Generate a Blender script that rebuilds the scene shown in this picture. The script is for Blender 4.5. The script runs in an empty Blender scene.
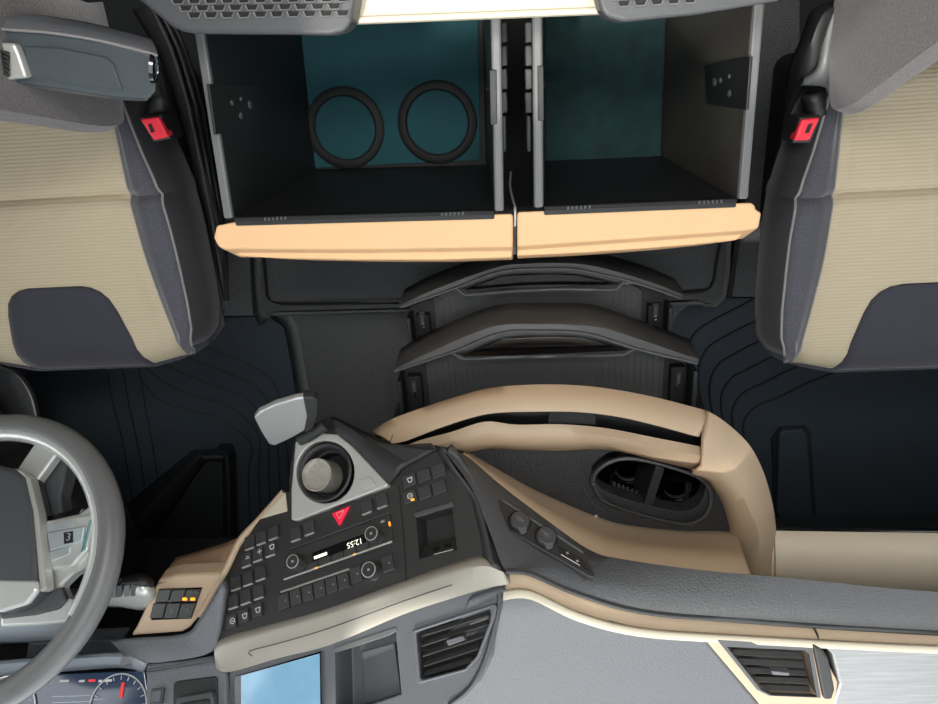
import bpy, bmesh, math, random
from mathutils import Vector, Matrix
random.seed(7)
SC = bpy.context.scene
COL = SC.collection

# ------------------------------------------------------------------ camera
F, W, H = 705.0, 938, 704
CAM = Vector((0, 0, 1.65))
dn = Vector((.058, .428, -1)).normalized()              # world down seen from the camera
fr = Vector((.170, -2.574, -1)); fr = (fr - dn*fr.dot(dn)).normalized()   # truck-forward seen from the camera
AY, AZ = -fr, -dn
AX = AY.cross(AZ)
ROT = Matrix((AX, AY, AZ))                              # camera -> world
cam_d = bpy.data.cameras.new('camera'); cam = bpy.data.objects.new('camera', cam_d); COL.objects.link(cam)
cam_d.sensor_width = 36; cam_d.lens = F/W*36; cam_d.clip_start = .02
cam.matrix_world = Matrix.Translation(CAM) @ ROT.to_4x4()
SC.camera = cam

# ------------------------------------------------------------------ light
world = bpy.data.worlds.new('daylight'); SC.world = world; world.use_nodes = True
bg = world.node_tree.nodes['Background']; bg.inputs[0].default_value = (.93, .97, 1, 1); bg.inputs[1].default_value = 3.3
sun_d = bpy.data.lights.new('sun', 'SUN'); sun_d.energy = 3.2; sun_d.angle = math.radians(1.5); sun_d.color = (1, .95, .86)
sun = bpy.data.objects.new('sun', sun_d); COL.objects.link(sun)
sun.rotation_euler = Vector((.24, .36, -1.0)).to_track_quat('-Z', 'Y').to_euler()   # from the front, driver's side, high up
rear_fill_d = bpy.data.lights.new('rear_fill_light', 'AREA'); rear_fill_d.shape = 'RECTANGLE'; rear_fill_d.size = .7; rear_fill_d.size_y = .3; rear_fill_d.energy = 14; rear_fill_d.color = (1, .96, .9)
rear_fill = bpy.data.objects.new('rear_fill_light', rear_fill_d); COL.objects.link(rear_fill); rear_fill.location = (0, .45, 2.03)   # added unseen fill lamp under the ceiling, brightens the rear of the cab
SC.view_settings.view_transform = 'Standard'; SC.view_settings.look = 'None'
SC.view_settings.exposure = 0.0; SC.view_settings.gamma = 1; SC.view_settings.use_curve_mapping = False

# ------------------------------------------------------------------ helpers
def ray(px, py):
    return ROT @ Vector(((px-W/2)/F, -(py-H/2)/F, -1))
def P(px, py, z):                                       # photo pixel -> point at height z
    d = ray(px, py); return CAM + d*((z-CAM.z)/d.z)
class Plane:
    """plane through three points; called with a pixel gives the point on it, lifted h along its normal"""
    def __init__(s, a, b, c, row=None):
        s.o = a; s.n = (b-a).cross(c-a).normalized()
        if s.n.dot(CAM-a) < 0: s.n = -s.n
        u = (row or (b-a)); s.u = (u - s.n*u.dot(s.n)).normalized(); s.v = s.n.cross(s.u)
    def __call__(s, px, py, h=0):
        d = ray(px, py); return CAM + d*(s.n.dot(s.o + s.n*h - CAM)/s.n.dot(d))
    def mat(s, p):
        m = Matrix((s.u, s.v, s.n)).transposed().to_4x4(); m.translation = p; return m

def lin(r, g, b):
    f = lambda c: (c/255/12.92 if c <= 10 else ((c/255+.055)/1.055)**2.4)
    return (f(r), f(g), f(b), 1)
MATS = {}
def mat(name, rgb, rough=.5, metal=0, noise=None, bump=0, var=.0, sheen=0, coat=0, emit=None, bands=None, alpha=None, trans=0, wave=None):
    m = bpy.data.materials.new(name); m.use_nodes = True; nt = m.node_tree; b = nt.nodes['Principled BSDF']
    c = lin(*rgb); b.inputs['Base Color'].default_value = c
    b.inputs['Roughness'].default_value = rough; b.inputs['Metallic'].default_value = metal
    if sheen: b.inputs['Sheen Weight'].default_value = sheen; b.inputs['Sheen Roughness'].default_value = .4
    if coat: b.inputs['Coat Weight'].default_value = coat; b.inputs['Coat Roughness'].default_value = .1
    if trans: b.inputs['Transmission Weight'].default_value = trans
    if alpha is not None: b.inputs['Alpha'].default_value = alpha
    if emit: b.inputs['Emission Color'].default_value = lin(*emit[:3]); b.inputs['Emission Strength'].default_value = emit[3]
    if noise or bands or wave:
        tc = nt.nodes.new('ShaderNodeTexCoord'); h = None
        if noise:
            t = nt.nodes.new('ShaderNodeTexNoise'); t.inputs['Scale'].default_value = noise; t.inputs['Detail'].default_value = 3
            nt.links.new(tc.outputs['Object'], t.inputs['Vector']); h = t.outputs['Fac']
        if bands:                                       # (axis, scale, along-stretch): fine parallel lines, woven or brushed
            mp = nt.nodes.new('ShaderNodeMapping'); mp.inputs['Scale'].default_value = bands
            nt.links.new(tc.outputs['Object'], mp.inputs['Vector'])
            w = nt.nodes.new('ShaderNodeTexNoise'); w.inputs['Scale'].default_value = 1; w.inputs['Detail'].default_value = 2
            nt.links.new(mp.outputs[0], w.inputs['Vector'])
            if h:
                mx = nt.nodes.new('ShaderNodeMath'); mx.operation = 'MULTIPLY_ADD'; mx.inputs[1].default_value = .3
                nt.links.new(h, mx.inputs[0]); nt.links.new(w.outputs['Fac'], mx.inputs[2]); h = mx.outputs[0]
            else: h = w.outputs['Fac']
        if wave:                                        # woven ribs: period in metres
            w = nt.nodes.new('ShaderNodeTexWave'); w.bands_direction = 'Y'; w.inputs['Scale'].default_value = .31416/wave; w.inputs['Distortion'].default_value = .6
            nt.links.new(tc.outputs['Object'], w.inputs['Vector']); h = w.outputs['Fac']
        if bump:
            bp = nt.nodes.new('ShaderNodeBump'); bp.inputs['Strength'].default_value = bump; bp.inputs['Distance'].default_value = .002
            nt.links.new(h, bp.inputs['Height']); nt.links.new(bp.outputs[0], b.inputs['Normal'])
        if var:
            r = nt.nodes.new('ShaderNodeValToRGB'); e = r.color_ramp.elements
            e[0].position = .3; e[1].position = .7
            e[0].color = tuple(x*(1-var) for x in c[:3])+(1,); e[1].color = tuple(min(1, x*(1+var)) for x in c[:3])+(1,)
            nt.links.new(h, r.inputs[0]); nt.links.new(r.outputs[0], b.inputs['Base Color'])
    MATS[name] = m; return m

mat('knit', (170, 159, 135), .9, wave=.0058, bump=.22, var=.045)
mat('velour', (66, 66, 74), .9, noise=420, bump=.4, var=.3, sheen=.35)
mat('velour_dark', (30, 30, 33), .9, noise=420, bump=.4, var=.3, sheen=.12)  # dark side velour, its shade at grazing angles also put into the colour
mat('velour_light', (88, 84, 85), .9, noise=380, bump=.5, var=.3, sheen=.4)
mat('insert', (44, 44, 54), .85, noise=500, bump=.2, var=.15, sheen=.15)
mat('piping', (120, 118, 118), .8)
mat('beige_lit', (224, 182, 136), .5, noise=600, bump=.1)  # beige of the bin fronts, brightened as if well lit
mat('beige', (186, 164, 138), .5, noise=700, bump=.12)
mat('beige_brown', (150, 122, 98), .55, noise=700, bump=.12)
mat('cream', (200, 192, 172), .45)
mat('black', (34, 35, 36), .5, noise=700, bump=.25, var=.1)
mat('stack_black', (50, 50, 50), .38, noise=800, bump=.12, var=.08)
mat('bin_black', (26, 27, 28), .5, noise=300, bump=.15, var=.12)
mat('mid_black', (64, 65, 66), .38, noise=700, bump=.2, var=.08)
mat('gloss_black', (12, 12, 14), .12, coat=.6)
mat('deep', (10, 11, 12), .7)
mat('grain', (46, 48, 51), .42, noise=260, bump=1.0, var=.45)
mat('leather', (74, 76, 79), .45, noise=330, bump=.55, var=.1)
mat('pad_grey', (86, 89, 94), .48, noise=380, bump=.5, var=.06)
mat('dash_grey', (92, 95, 100), .5, noise=700, bump=.15)
mat('mid_grey', (70, 72, 75), .45, noise=500, bump=.15)
mat('carpet', (100, 102, 104), .9, noise=330, bump=1.0, var=.4)
mat('rubber', (50, 60, 69), .6, noise=240, bump=.4, var=.12)
mat('rubber_dark', (30, 34, 37), .6, noise=240, bump=.4, var=.15)
mat('teal', (13, 66, 73), .85, noise=14, bump=.1, var=.12)
mat('teal_worn', (12, 48, 50), .85, noise=38, bump=.25, var=.3)
mat('rim_grey', (100, 102, 102), .4, noise=500, bump=.1)
mat('wall_glare', (66, 63, 58), .35, noise=60, bump=.1, var=.1)  # black bin wall, its reflection painted in as lighter grey
mat('silver', (162, 158, 148), .4, metal=.25, bands=(10, 900, 900), bump=.05)
mat('satin', (190, 190, 186), .4, metal=.5)
mat('brushed', (138, 140, 141), .42, metal=.3, bands=(14, 300, 300), bump=.15, var=.12)
mat('chrome', (220, 220, 220), .15, metal=1)
mat('lid_grey', (172, 174, 174), .32, metal=.5, noise=300, bump=.05)
mat('arm_top', (56, 64, 68), .6, noise=300, bump=.15, var=.06)
mat('cup_metal', (176, 172, 164), .35, metal=.4, noise=120, bump=.1, var=.12)
mat('hood_skylit', (142, 150, 158), .45, noise=500, bump=.1)  # sky light on cluster hood and column put into the grey
mat('pad_sunlit', (106, 109, 114), .5, noise=380, bump=.6, var=.1)  # lighter copy of the dash pad, front daylight put into the colour
mat('glove_cream', (226, 214, 192), .5, noise=700, bump=.1)
mat('red', (226, 44, 62), .4)
mat('hazard_red', (232, 22, 62), .35, emit=(232, 22, 62, .25))
mat('button', (58, 59, 60), .36, noise=800, bump=.1)
mat('button_edge', (176, 176, 172), .35, metal=.3)
mat('white_print', (215, 215, 210), .5)
mat('orange_led', (255, 170, 40), .4, emit=(255, 160, 30, 1.2))
mat('led_white', (235, 235, 220), .4, emit=(235, 235, 215, .8))
mat('red_print', (220, 40, 40), .4, emit=(220, 40, 40, .5))
mat('screen', (128, 172, 200), .08, noise=14, var=.1, coat=.5, emit=(120, 172, 205, .16))  # blue glow and mottling paint a sky reflection onto the touchscreen
mat('cluster_screen', (42, 54, 72), .1, coat=.6, emit=(48, 66, 95, .25))
mat('wheel_grey', (104, 105, 106), .36, noise=600, bump=.2)
mat('wheel_silver', (204, 207, 204), .32, metal=.45)
mat('hub_dark', (66, 69, 72), .42, noise=500, bump=.2)
mat('button_silver', (180, 190, 194), .35, metal=.4)
mat('button_teal', (90, 135, 140), .35, metal=.3)
mat('headliner', (205, 200, 190), .9)
mat('wall_trim', (66, 66, 66), .8, noise=200, bump=.2)
mat('glass', (255, 255, 255), .0, alpha=.06)

def setp(o, label=None, cat=None, group=None, kind=None):
    if label: o['label'] = label
    if cat: o['category'] = cat
    if group: o['group'] = group
    if kind: o['kind'] = kind
    return o
def thing(name, label, cat, loc, group=None):
    o = bpy.data.objects.new(name, None); COL.objects.link(o); o.location = loc; o.empty_display_size = .05
    return setp(o, label, cat, group)
def org(o):
    p = Vector((0, 0, 0))
    while o is not None: p = p + o.location; o = o.parent
    return p
def link(name, me, m, parent=None, origin=None):
    """mesh given in world coordinates"""
    if parent is not None: off = org(parent); loc = Vector((0, 0, 0))
    else:
        vs = [v.co for v in me.vertices]
        off = origin or Vector((sum(v.x for v in vs)/len(vs), sum(v.y for v in vs)/len(vs), min(v.z for v in vs))); loc = off
    me.transform(Matrix.Translation(-off))
    o = bpy.data.objects.new(name, me); COL.objects.link(o); o.location = loc
    if m: me.materials.append(MATS[m])
    if parent is not None: o.parent = parent
    return o
def mesh(verts, faces, smooth=None):
    me = bpy.data.meshes.new('m'); me.from_pydata([tuple(v) for v in verts], [], faces)
    bm = bmesh.new(); bm.from_mesh(me); bmesh.ops.remove_doubles(bm, verts=bm.verts, dist=1e-6)
    bmesh.ops.recalc_face_normals(bm, faces=bm.faces); bm.to_mesh(me); bm.free()
    if smooth is not None:
        me.shade_smooth(); me.set_sharp_from_angle(angle=math.radians(smooth))
    return me
def bev(o, w, seg=2):
    if w:
        b = o.modifiers.new('bevel', 'BEVEL'); b.width = w; b.segments = seg; b.limit_method = 'ANGLE'; b.angle_limit = math.radians(35)
    return o
def crom(pts, k, closed=False):
    """Catmull-Rom through pts with k steps per span"""
    n = len(pts); out = []
    for i in range(n if closed else n-1):
        g = (lambda j: pts[j % n]) if closed else (lambda j: pts[max(0, min(n-1, j))])
        a, b, c, d = g(i-1), g(i), g(i+1), g(i+2)
        for s in range(k):
            t = s/k
            out.append(.5*((2*b) + (c-a)*t + (2*a-5*b+4*c-d)*t*t + (3*b-a-3*c+d)*t**3))
    if not closed: out.append(pts[-1])
    return out
def V2(l): return [Vector((a, b)) for a, b in l]
def ppx(l, f, k=0, closed=True, **kw):
    """pixel list -> 3-D list through f(px,py), optionally smoothed"""
    q = V2(l)
    if k: q = crom(q, k, closed)
    return [f(a.x, a.y, **kw) for a in q]
def poly(name, pts, vec, m, parent=None, bevel=.0015, seg=2, smooth=None):
    """solid: outline pts pushed by vec"""
    n = len(pts); vs = list(pts)+[p+vec for p in pts]
    fs = [tuple(range(n)), tuple(range(2*n-1, n-1, -1))]+[(i, (i+1) % n, n+(i+1) % n, n+i) for i in range(n)]
    return bev(link(name, mesh(vs, fs, smooth), m, parent), bevel, seg)
def sheet(name, rows, m, parent=None, thick=.012, k=5, kr=4, smooth=50, bevel=0):
    """solid skin through rows of 3-D control points (all rows the same length), given thickness away from the camera"""
    rows = [crom(r, k) if k > 1 else list(r) for r in rows]
    if kr > 1 and len(rows) > 2:
        cols = [crom([r[j] for r in rows], kr) for j in range(len(rows[0]))]
        rows = [[c[i] for c in cols] for i in range(len(cols[0]))]
    R, N = len(rows), len(rows[0]); vs = [p for r in rows for p in r]
    fs = [(i*N+j, i*N+j+1, (i+1)*N+j+1, (i+1)*N+j) for i in range(R-1) for j in range(N-1)]
    me = bpy.data.meshes.new('m'); me.from_pydata([tuple(v) for v in vs], [], fs); me.update()
    s = sum(p.normal.dot(CAM-p.center)*p.area for p in me.polygons)
    if s < 0: me.flip_normals()
    if smooth: me.shade_smooth(); me.set_sharp_from_angle(angle=math.radians(smooth))
    o = link(name, me, m, parent)
    if thick:
        so = o.modifiers.new('solid', 'SOLIDIFY'); so.thickness = thick; so.offset = -1
    return bev(o, bevel)
def box(name, lo, hi, m, parent=None, bevel=.003, seg=2):
    x0, y0, z0 = lo; x1, y1, z1 = hi
    return poly(name, [Vector((x0, y0, z1)), Vector((x1, y0, z1)), Vector((x1, y1, z1)), Vector((x0, y1, z1))], Vector((0, 0, z0-z1)), m, parent, bevel, seg)
def tube(name, pts, r, m, parent=None, seg=8, k=4, closed=False):
    pts = crom(pts, k, closed) if k > 1 else pts
    n = len(pts); vs = []; up = Vector((0, 0, 1))
    rr = r if callable(r) else (lambda t: r)
    for i, p in enumerate(pts):
        a = pts[(i-1) % n] if closed else pts[max(0, i-1)]; b = pts[(i+1) % n] if closed else pts[min(n-1, i+1)]
        t = (b-a).normalized(); s = t.cross(up)
        if s.length < 1e-3: s = t.cross(Vector((1, 0, 0)))
        s.normalize(); w = s.cross(t)
        for j in range(seg):
            q = 2*math.pi*j/seg; vs.append(p + (s*math.cos(q)+w*math.sin(q))*rr(i/max(1, n-1)))
    fs = [(i*seg+j, i*seg+(j+1) % seg, ((i+1) % n)*seg+(j+1) % seg, ((i+1) % n)*seg+j) for i in range(n if closed else n-1) for j in range(seg)]
    if not closed: fs += [tuple(range(seg)), tuple(range((n-1)*seg, n*seg))]
    return link(name, mesh(vs, fs, 60), m, parent)
def lathe(name, M, prof, m, parent=None, seg=32, sx=1, sy=1, smooth=40, caps=True):
    """profile [(r,h)] spun about M's z axis"""
    vs = []; fs = []
    for r, h in prof:
        for j in range(seg):
            q = 2*math.pi*j/seg; vs.append(M @ Vector((r*sx*math.cos(q), r*sy*math.sin(q), h)))
    for i in range(len(prof)-1):
        for j in range(seg): fs.append((i*seg+j, i*seg+(j+1) % seg, (i+1)*seg+(j+1) % seg, (i+1)*seg+j))
    if caps and prof[0][0] > 1e-5 and prof[0] != prof[-1]: fs.append(tuple(range(seg)))
    if caps and prof[-1][0] > 1e-5 and prof[0] != prof[-1]: fs.append(tuple(range((len(prof)-1)*seg, len(prof)*seg)))
    return link(name, mesh(vs, fs, smooth), m, parent)
UNIT = {}
def plate(name, pl, px, py, w, h, t, m, parent, lift=0, key=None, bevel=.0008, rot=0):
    """a raised rectangular key on plane pl centred at a pixel; alike keys share one mesh"""
    kk = key or (round(w, 4), round(h, 4), round(t, 4), m)
    if kk not in UNIT:
        bm = bmesh.new(); bmesh.ops.create_cube(bm, size=1, matrix=Matrix.Translation((0, 0, t/2)) @ Matrix.Diagonal((w, h, t, 1)))
        if bevel: bmesh.ops.bevel(bm, geom=list(bm.edges), offset=bevel, segments=1, affect='EDGES')
        me = bpy.data.meshes.new(name); bm.to_mesh(me); bm.free(); me.materials.append(MATS[m]); UNIT[kk] = me
    o = bpy.data.objects.new(name, UNIT[kk]); COL.objects.link(o); o.parent = parent
    M = pl.mat(pl(px, py, lift)) @ Matrix.Rotation(rot, 4, 'Z')
    o.matrix_local = Matrix.Translation(-org(parent)) @ M
    return o
def text(name, s, M, size, m, parent, depth=.0004):
    cu = bpy.data.curves.new('t', 'FONT'); cu.body = s; cu.size = size; cu.extrude = depth; cu.align_x = 'CENTER'; cu.align_y = 'CENTER'; cu.resolution_u = 2
    t = bpy.data.objects.new('t', cu); COL.objects.link(t)
    me = bpy.data.meshes.new_from_object(t.evaluated_get(bpy.context.evaluated_depsgraph_get()))
    bpy.data.objects.remove(t); me.transform(M)
    return link(name, me, m, parent)
def flip(pl, p):                                        # lettering on the dashboard is read from the driver's side (upside down in the photo)
    return pl.mat(p) @ Matrix.Rotation(math.pi, 4, 'Z')
# --- BUILD ---
def cut(o, pts, vec):
    """sink a pocket or hole into solid o"""
    n = len(pts); vs = list(pts)+[p+vec for p in pts]
    fs = [tuple(range(n)), tuple(range(2*n-1, n-1, -1))]+[(i, (i+1) % n, n+(i+1) % n, n+i) for i in range(n)]
    c = link('cutter', mesh(vs, fs), None)
    md = o.modifiers.new('cut', 'BOOLEAN'); md.object = c; md.operation = 'DIFFERENCE'; md.solver = 'EXACT'
    o.modifiers.move(len(o.modifiers)-1, 0)
    others = [m for m in o.modifiers if m.name != 'cut']
    for m in others: m.show_viewport = False
    bpy.context.view_layer.update(); dg = bpy.context.evaluated_depsgraph_get()
    me = bpy.data.meshes.new_from_object(o.evaluated_get(dg)); o.modifiers.remove(o.modifiers['cut'])
    o.data = me
    for m in others: m.show_viewport = True
    bpy.data.objects.remove(c)
    return o
def cutpx(o, px, pl, up, down, k=0):
    pts = ppx(px, pl, k)
    return cut(o, [q+pl.n*up for q in pts], pl.n*-(up+down))
DOWN = Vector((0, 0, -1))
def Z(z): return lambda px, py: P(px, py, z)
def rows3(*rs): return [[P(a, b, c) for a, b, c in r] for r in rs]
def zrow(l, z): return [P(a, b, z) for a, b in l]

# ================================================================== the cab shell
XL, XR, YF, YR, ZC = -1.34, 1.18, -1.62, .85, 2.05
YW = -1.15                                             # upper edge of the windscreen
setp(box('floor', (XL, YF, -.06), (XR, YR, -.012), 'rubber_dark', bevel=0), 'dark rubber cab floor under the seats and dashboard', 'floor', kind='structure')
c = box('ceiling', (XL, YW, ZC), (XR, YR, ZC+.05), 'headliner', bevel=0); setp(c, 'pale headliner of the truck cab', 'ceiling', kind='structure')
cut(c, [Vector((-.55, -.6, ZC+.2)), Vector((.55, -.6, ZC+.2)), Vector((.55, .3, ZC+.2)), Vector((-.55, .3, ZC+.2))], Vector((0, 0, -.4)))  # opening for the added roof hatch
setp(box('wall_rear', (XL, YR, -.05), (XR, YR+.05, ZC), 'wall_trim', bevel=0), 'grey rear wall of the cab behind the bunk', 'wall', kind='structure')
setp(box('wall_front', (XL, YF-.05, -.05), (XR, YF, .92), 'rubber_dark', bevel=0), 'dark firewall in front of the footwells', 'wall', kind='structure')
for nm, x0, x1 in (('wall_left', XL-.05, XL), ('wall_right', XR, XR+.05)):
    w = box(nm, (x0, YF, -.05), (x1, YR, ZC), 'wall_trim', bevel=0)
    setp(w, 'grey door side wall beside the %s seat' % ('driver' if x0 < 0 else 'passenger'), 'wall', kind='structure')
    a, b = x0-.1, x1+.1
    cut(w, [Vector((b, -1.35, .98)), Vector((b, -.28, .98)), Vector((b, -.28, 1.75)), Vector((b, -1.1, 1.75))], Vector((a-b, 0, 0)))
    g = poly('window_1' if x0 < 0 else 'window_2', [Vector(((x0+x1)/2, y, z)) for y, z in ((-1.36, .97), (-.27, .97), (-.27, 1.76), (-1.1, 1.76))], Vector((.005, 0, 0)), 'glass', None, 0)
    setp(g, 'clear side window pane in the %s door' % ('driver' if x0 < 0 else 'passenger'), 'window', kind='structure')
g = poly('window_3', [Vector((XL, YF, .92)), Vector((XR, YF, .92)), Vector((XR, YW, ZC)), Vector((XL, YW, ZC))], Vector((0, .003, -.005)), 'glass', None, 0)
setp(g, 'wide clear windscreen above the dashboard', 'window', kind='structure')
g = box('added_hatch', (-.56, -.61, ZC+.02), (.56, .31, ZC+.026), 'glass', bevel=0); setp(g, 'added clear roof hatch pane letting daylight into the middle of the cab', 'window', kind='structure')  # added, unseen hatch that lets extra daylight in from above

sb = thing('added_sun_blind', 'added unseen sun blind on the driver side of the windscreen, blocking sun from the floor', 'sun blind', Vector((-.93, -1.16, 1.72)))  # added, unseen blind that keeps the sun off the floor
poly('blind_cloth', [Vector((XL+.02, -1.13, 2.03)), Vector((-.52, -1.13, 2.03)), Vector((-.52, -1.265, 1.62)), Vector((XL+.02, -1.265, 1.62))], Vector((0, .004, .001)), 'wall_trim', sb, .001)
tube('blind_bar', [Vector((XL+.02, -1.262, 1.615)), Vector((-.52, -1.262, 1.615))], .011, 'rim_grey', sb, 10, 1)
# ================================================================== floor coverings
ZT = .10                                               # raised middle of the floor
ec = thing('engine_cover', 'textured charcoal engine cover mat between the two seats', 'floor cover', Vector((-.1, -.4, 0)))
# middle tunnel with sloping left flank
L = [(246, 250), (254, 312), (283, 318), (292, 345), (300, 400), (322, 470), (335, 560)]
Rr = [(770, 240), (752, 296), (690, 300), (672, 330), (700, 400), (720, 470), (740, 560)]
sheet('tunnel_mat', [zrow([(246, 180), (255, 317), (270, 318), (284, 328), (292, 370), (303, 450), (315, 560)], .0),
                     zrow([(252, 180), (262, 305), (282, 311), (296, 325), (305, 370), (318, 450), (330, 560)], ZT)], 'carpet', ec, .01, 4, 1)
sheet('centre_mat', [zrow([(262, 180), (262, 305), (282, 311), (296, 325), (305, 370), (318, 450), (330, 560)], ZT),
                     zrow([(728, 180), (722, 296), (690, 300), (668, 325), (672, 370), (690, 450), (700, 560)], ZT)], 'carpet', ec, .012, 4, 1)
fl_ = zrow([(728, 180), (722, 296), (690, 300), (668, 325), (672, 370), (690, 450), (700, 560)], ZT)
sheet('tunnel_flank', [fl_, [q+Vector((0, 0, -ZT)) for q in fl_]], 'carpet', ec, .01, 4, 1)
gz = ZT+.004
tube('seam_groove', [P(262, 240, gz), P(266, 285, gz), P(268, 297, gz), P(278, 303, gz), P(300, 304, gz), P(400, 302.5, gz)], .0035, 'deep', ec, 6)
tube('seam_groove', [P(722, 230, gz), P(716, 262, gz), P(713, 282, gz), P(705, 290, gz), P(692, 292, gz), P(676, 293, gz)], .0045, 'deep', ec, 6)
sheet('raised_panel', [zrow([(264, 200), (266, 260), (270, 296), (282, 302), (400, 301)], ZT+.006), zrow([(718, 200), (718, 260), (710, 284), (700, 289), (600, 290)], ZT+.006)], 'carpet', ec, .008, 4, 1)
poly('edge_strip', ppx([(243, 200), (247, 200), (257, 315), (253, 315)], Z(.03)), DOWN*.03, 'deep', ec, .001)
poly('edge_strip', ppx([(741, 200), (746, 200), (732, 299), (727, 298)], Z(ZT)), DOWN*.1, 'deep', ec, .001)
for nm, pts in (('side_carpet', [(215, 60), (243, 60), (253, 316), (222, 316)]), ('side_carpet', [(745, 0), (800, 0), (800, 297), (731, 297)])):
    poly(nm, ppx(pts, Z(.03)), DOWN*.03, 'carpet', ec, .002)
# rubber mats with moulded tread lines
def mat_thing(label, outline, lines, m, cat='floor mat'):
    q = ppx(outline, Z(.004))
    for v in q: v.x = max(XL+.01, min(XR-.01, v.x))
    t = thing('floor_mat', label, cat, Vector((sum(p.x for p in q)/len(q), sum(p.y for p in q)/len(q), -.012)), 'rubber floor mats')
    b = poly('mat_body', q, DOWN*.014, m, t, .002)
    for l in lines:
        tube('tread_line', [P(a, b_, .0045) for a, b_ in l], .0028, 'rubber_dark', b, 5, 5)
    return t
dl = []
for i in range(5):
    d = i*13
    dl.append([(150-d*.2, 330+d*.9), (215-d, 350+d*1.0), (262-d*.9, 372+d*.85), (277-d*.8, 390+d*.75), (283-d*.6, 420+d*.5), (290-d*.8, 480), (294-d*.8, 560)])
for i in range(3):
    d = i*16; dl.append([(100+d, 330), (112+d, 400), (122+d, 440+d*.5), (132+d*.9, 500), (140+d*.9, 560)])
mat_thing('blue-black rubber mat with diagonal tread lines in front of the driver seat', [(-60, 300), (60, 318), (255, 317), (270, 318), (284, 328), (292, 370), (303, 450), (315, 580), (-60, 580)], dl, 'rubber')
pl_ = []
for i in range(6):
    d = i*15
    pl_.append([(770+d*2.5, 290+d*.95), (740+d*1.4, 306+d*.85), (703+d, 326+d*.95), (691+d*.85, 340+d*.9), (687+d*.75, 365+d*.8), (693+d*.75, 410+d*.6), (705+d*.8, 480+d*.3)])
mat_thing('blue-black rubber mat with curved tread lines in front of the passenger seat', [(690, 301), (728, 298), (1040, 296), (1040, 560), (690, 560), (680, 450), (668, 370), (666, 326)], pl_, 'rubber')
fr_ = thing('foot_rest', 'raised narrow rubber foot rest on the passenger footwell floor', 'foot rest', P(793, 475, 0))
poly('pad', ppx([(779, 436), (784, 431), (804, 430), (808, 435), (813, 515), (810, 518), (780, 518), (777, 514)], Z(.03)), DOWN*.03, 'rubber', fr_, .005, 3)
poly('skirt', ppx([(772, 440), (780, 428), (806, 427), (811, 433), (817, 520), (774, 520)], Z(.012)), DOWN*.012, 'rubber_dark', fr_, .003)
# footwell step under the column
fs_ = thing('footwell_trim', 'black moulded pedal footwell trim right of the steering wheel', 'trim', P(200, 500, 0))
sheet('shell', rows3([(95, 548, .0), (119, 512, .0), (186, 455, .0), (198, 450, .0), (228, 449, .0), (236, 460, .0), (238, 560, .0)],
                     [(110, 560, .10), (135, 520, .12), (193, 459, .12), (203, 456, .12), (223, 456, .12), (229, 464, .12), (231, 560, .12)],
                     [(130, 570, .10), (160, 530, .10), (200, 470, .10), (207, 463, .10), (218, 463, .10), (222, 470, .10), (224, 570, .10)]), 'black', fs_, .01, 4, 3)
poly('step_top', ppx([(160, 530), (200, 469), (207, 462), (219, 462), (223, 470), (225, 575), (130, 575)], Z(.10)), DOWN*.1, 'rubber_dark', fs_, .003)

# ================================================================== bunk edge at the top
bu = thing('bunk_bed', 'cream metal front rail of the bunk over the storage bins', 'bunk', P(469, -10, .72))
poly('rail', ppx([(330, -30), (640, -44), (640, 11.5), (598, 13), (400, 22), (330, 24)], Z(.72)), DOWN*.035, 'cream', bu, .004, 3)
poly('rail_lip', ppx([(330, 17), (640, 5), (640, 12), (330, 24.5)], Z(.723)), DOWN*.04, 'cream', bu, .003, 3)
def grille(label, outline, slots_, lines):
    t = thing('bunk_end_panel', label, 'panel', P(outline[0][0], outline[0][1], .74), 'slotted bunk end panels')
    b = poly('frame', ppx(outline, Z(.765)), DOWN*.045, 'mid_grey', t, .005, 3)
    for (cx, cy, w) in slots_:
        # each slot a sunken trapezoid with a raised bright lip
        q = [(cx-w*.5, cy-3), (cx+w*.5, cy-3), (cx+w*.33, cy+2.6), (cx-w*.33, cy+2.6)]
        poly('slot', ppx(q, Z(.7655)), DOWN*.004, 'deep', b, 0)
        tube('slot_lip', [P(cx-w*.5, cy-2.5, .767), P(cx-w*.33, cy+3, .767), P(cx+w*.33, cy+2.6, .767), P(cx+w*.5, cy-3, .767)], .0011, 'rim_grey', b, 5, 1)
    return t
sl = [(178+i*16.5+(r % 2)*8, -13+r*7.2-i*.25, 13.5) for r in range(5) for i in range(11) if 14 > i*1 and (178+i*16.5+(r % 2)*8) < 348 and (178+i*16.5+(r % 2)*8) > 166+r*4.6]
grille('dark slotted bunk end panel above the left storage bin', [(120, -40), (138, 0), (170, 26), (180, 31), (192, 33.5), (330, 35), (345, 31), (351, 22), (362, -40)], sl, 5)
sl = [(616+i*16.5+(r % 2)*8, -16+r*6.6-i*.9, 13.5) for r in range(4) for i in range(9) if (616+i*16.5) < 735-r*16]
grille('dark slotted bunk end panel above the right storage bin', [(590, -40), (596, -8), (601, 10), (606, 17), (624, 22), (700, 14), (778, 1), (800, -12), (815, -40)], sl, 5)
# dark locker floor behind and beneath the bins
lk = thing('bunk_locker', 'black locker recess under the bunk behind the storage bins', 'locker', P(500, 60, .1))
poly('recess_floor', ppx([(236, -60), (745, -60), (740, 200), (240, 215)], Z(.14)), DOWN*.03, 'deep', lk, 0)

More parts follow.
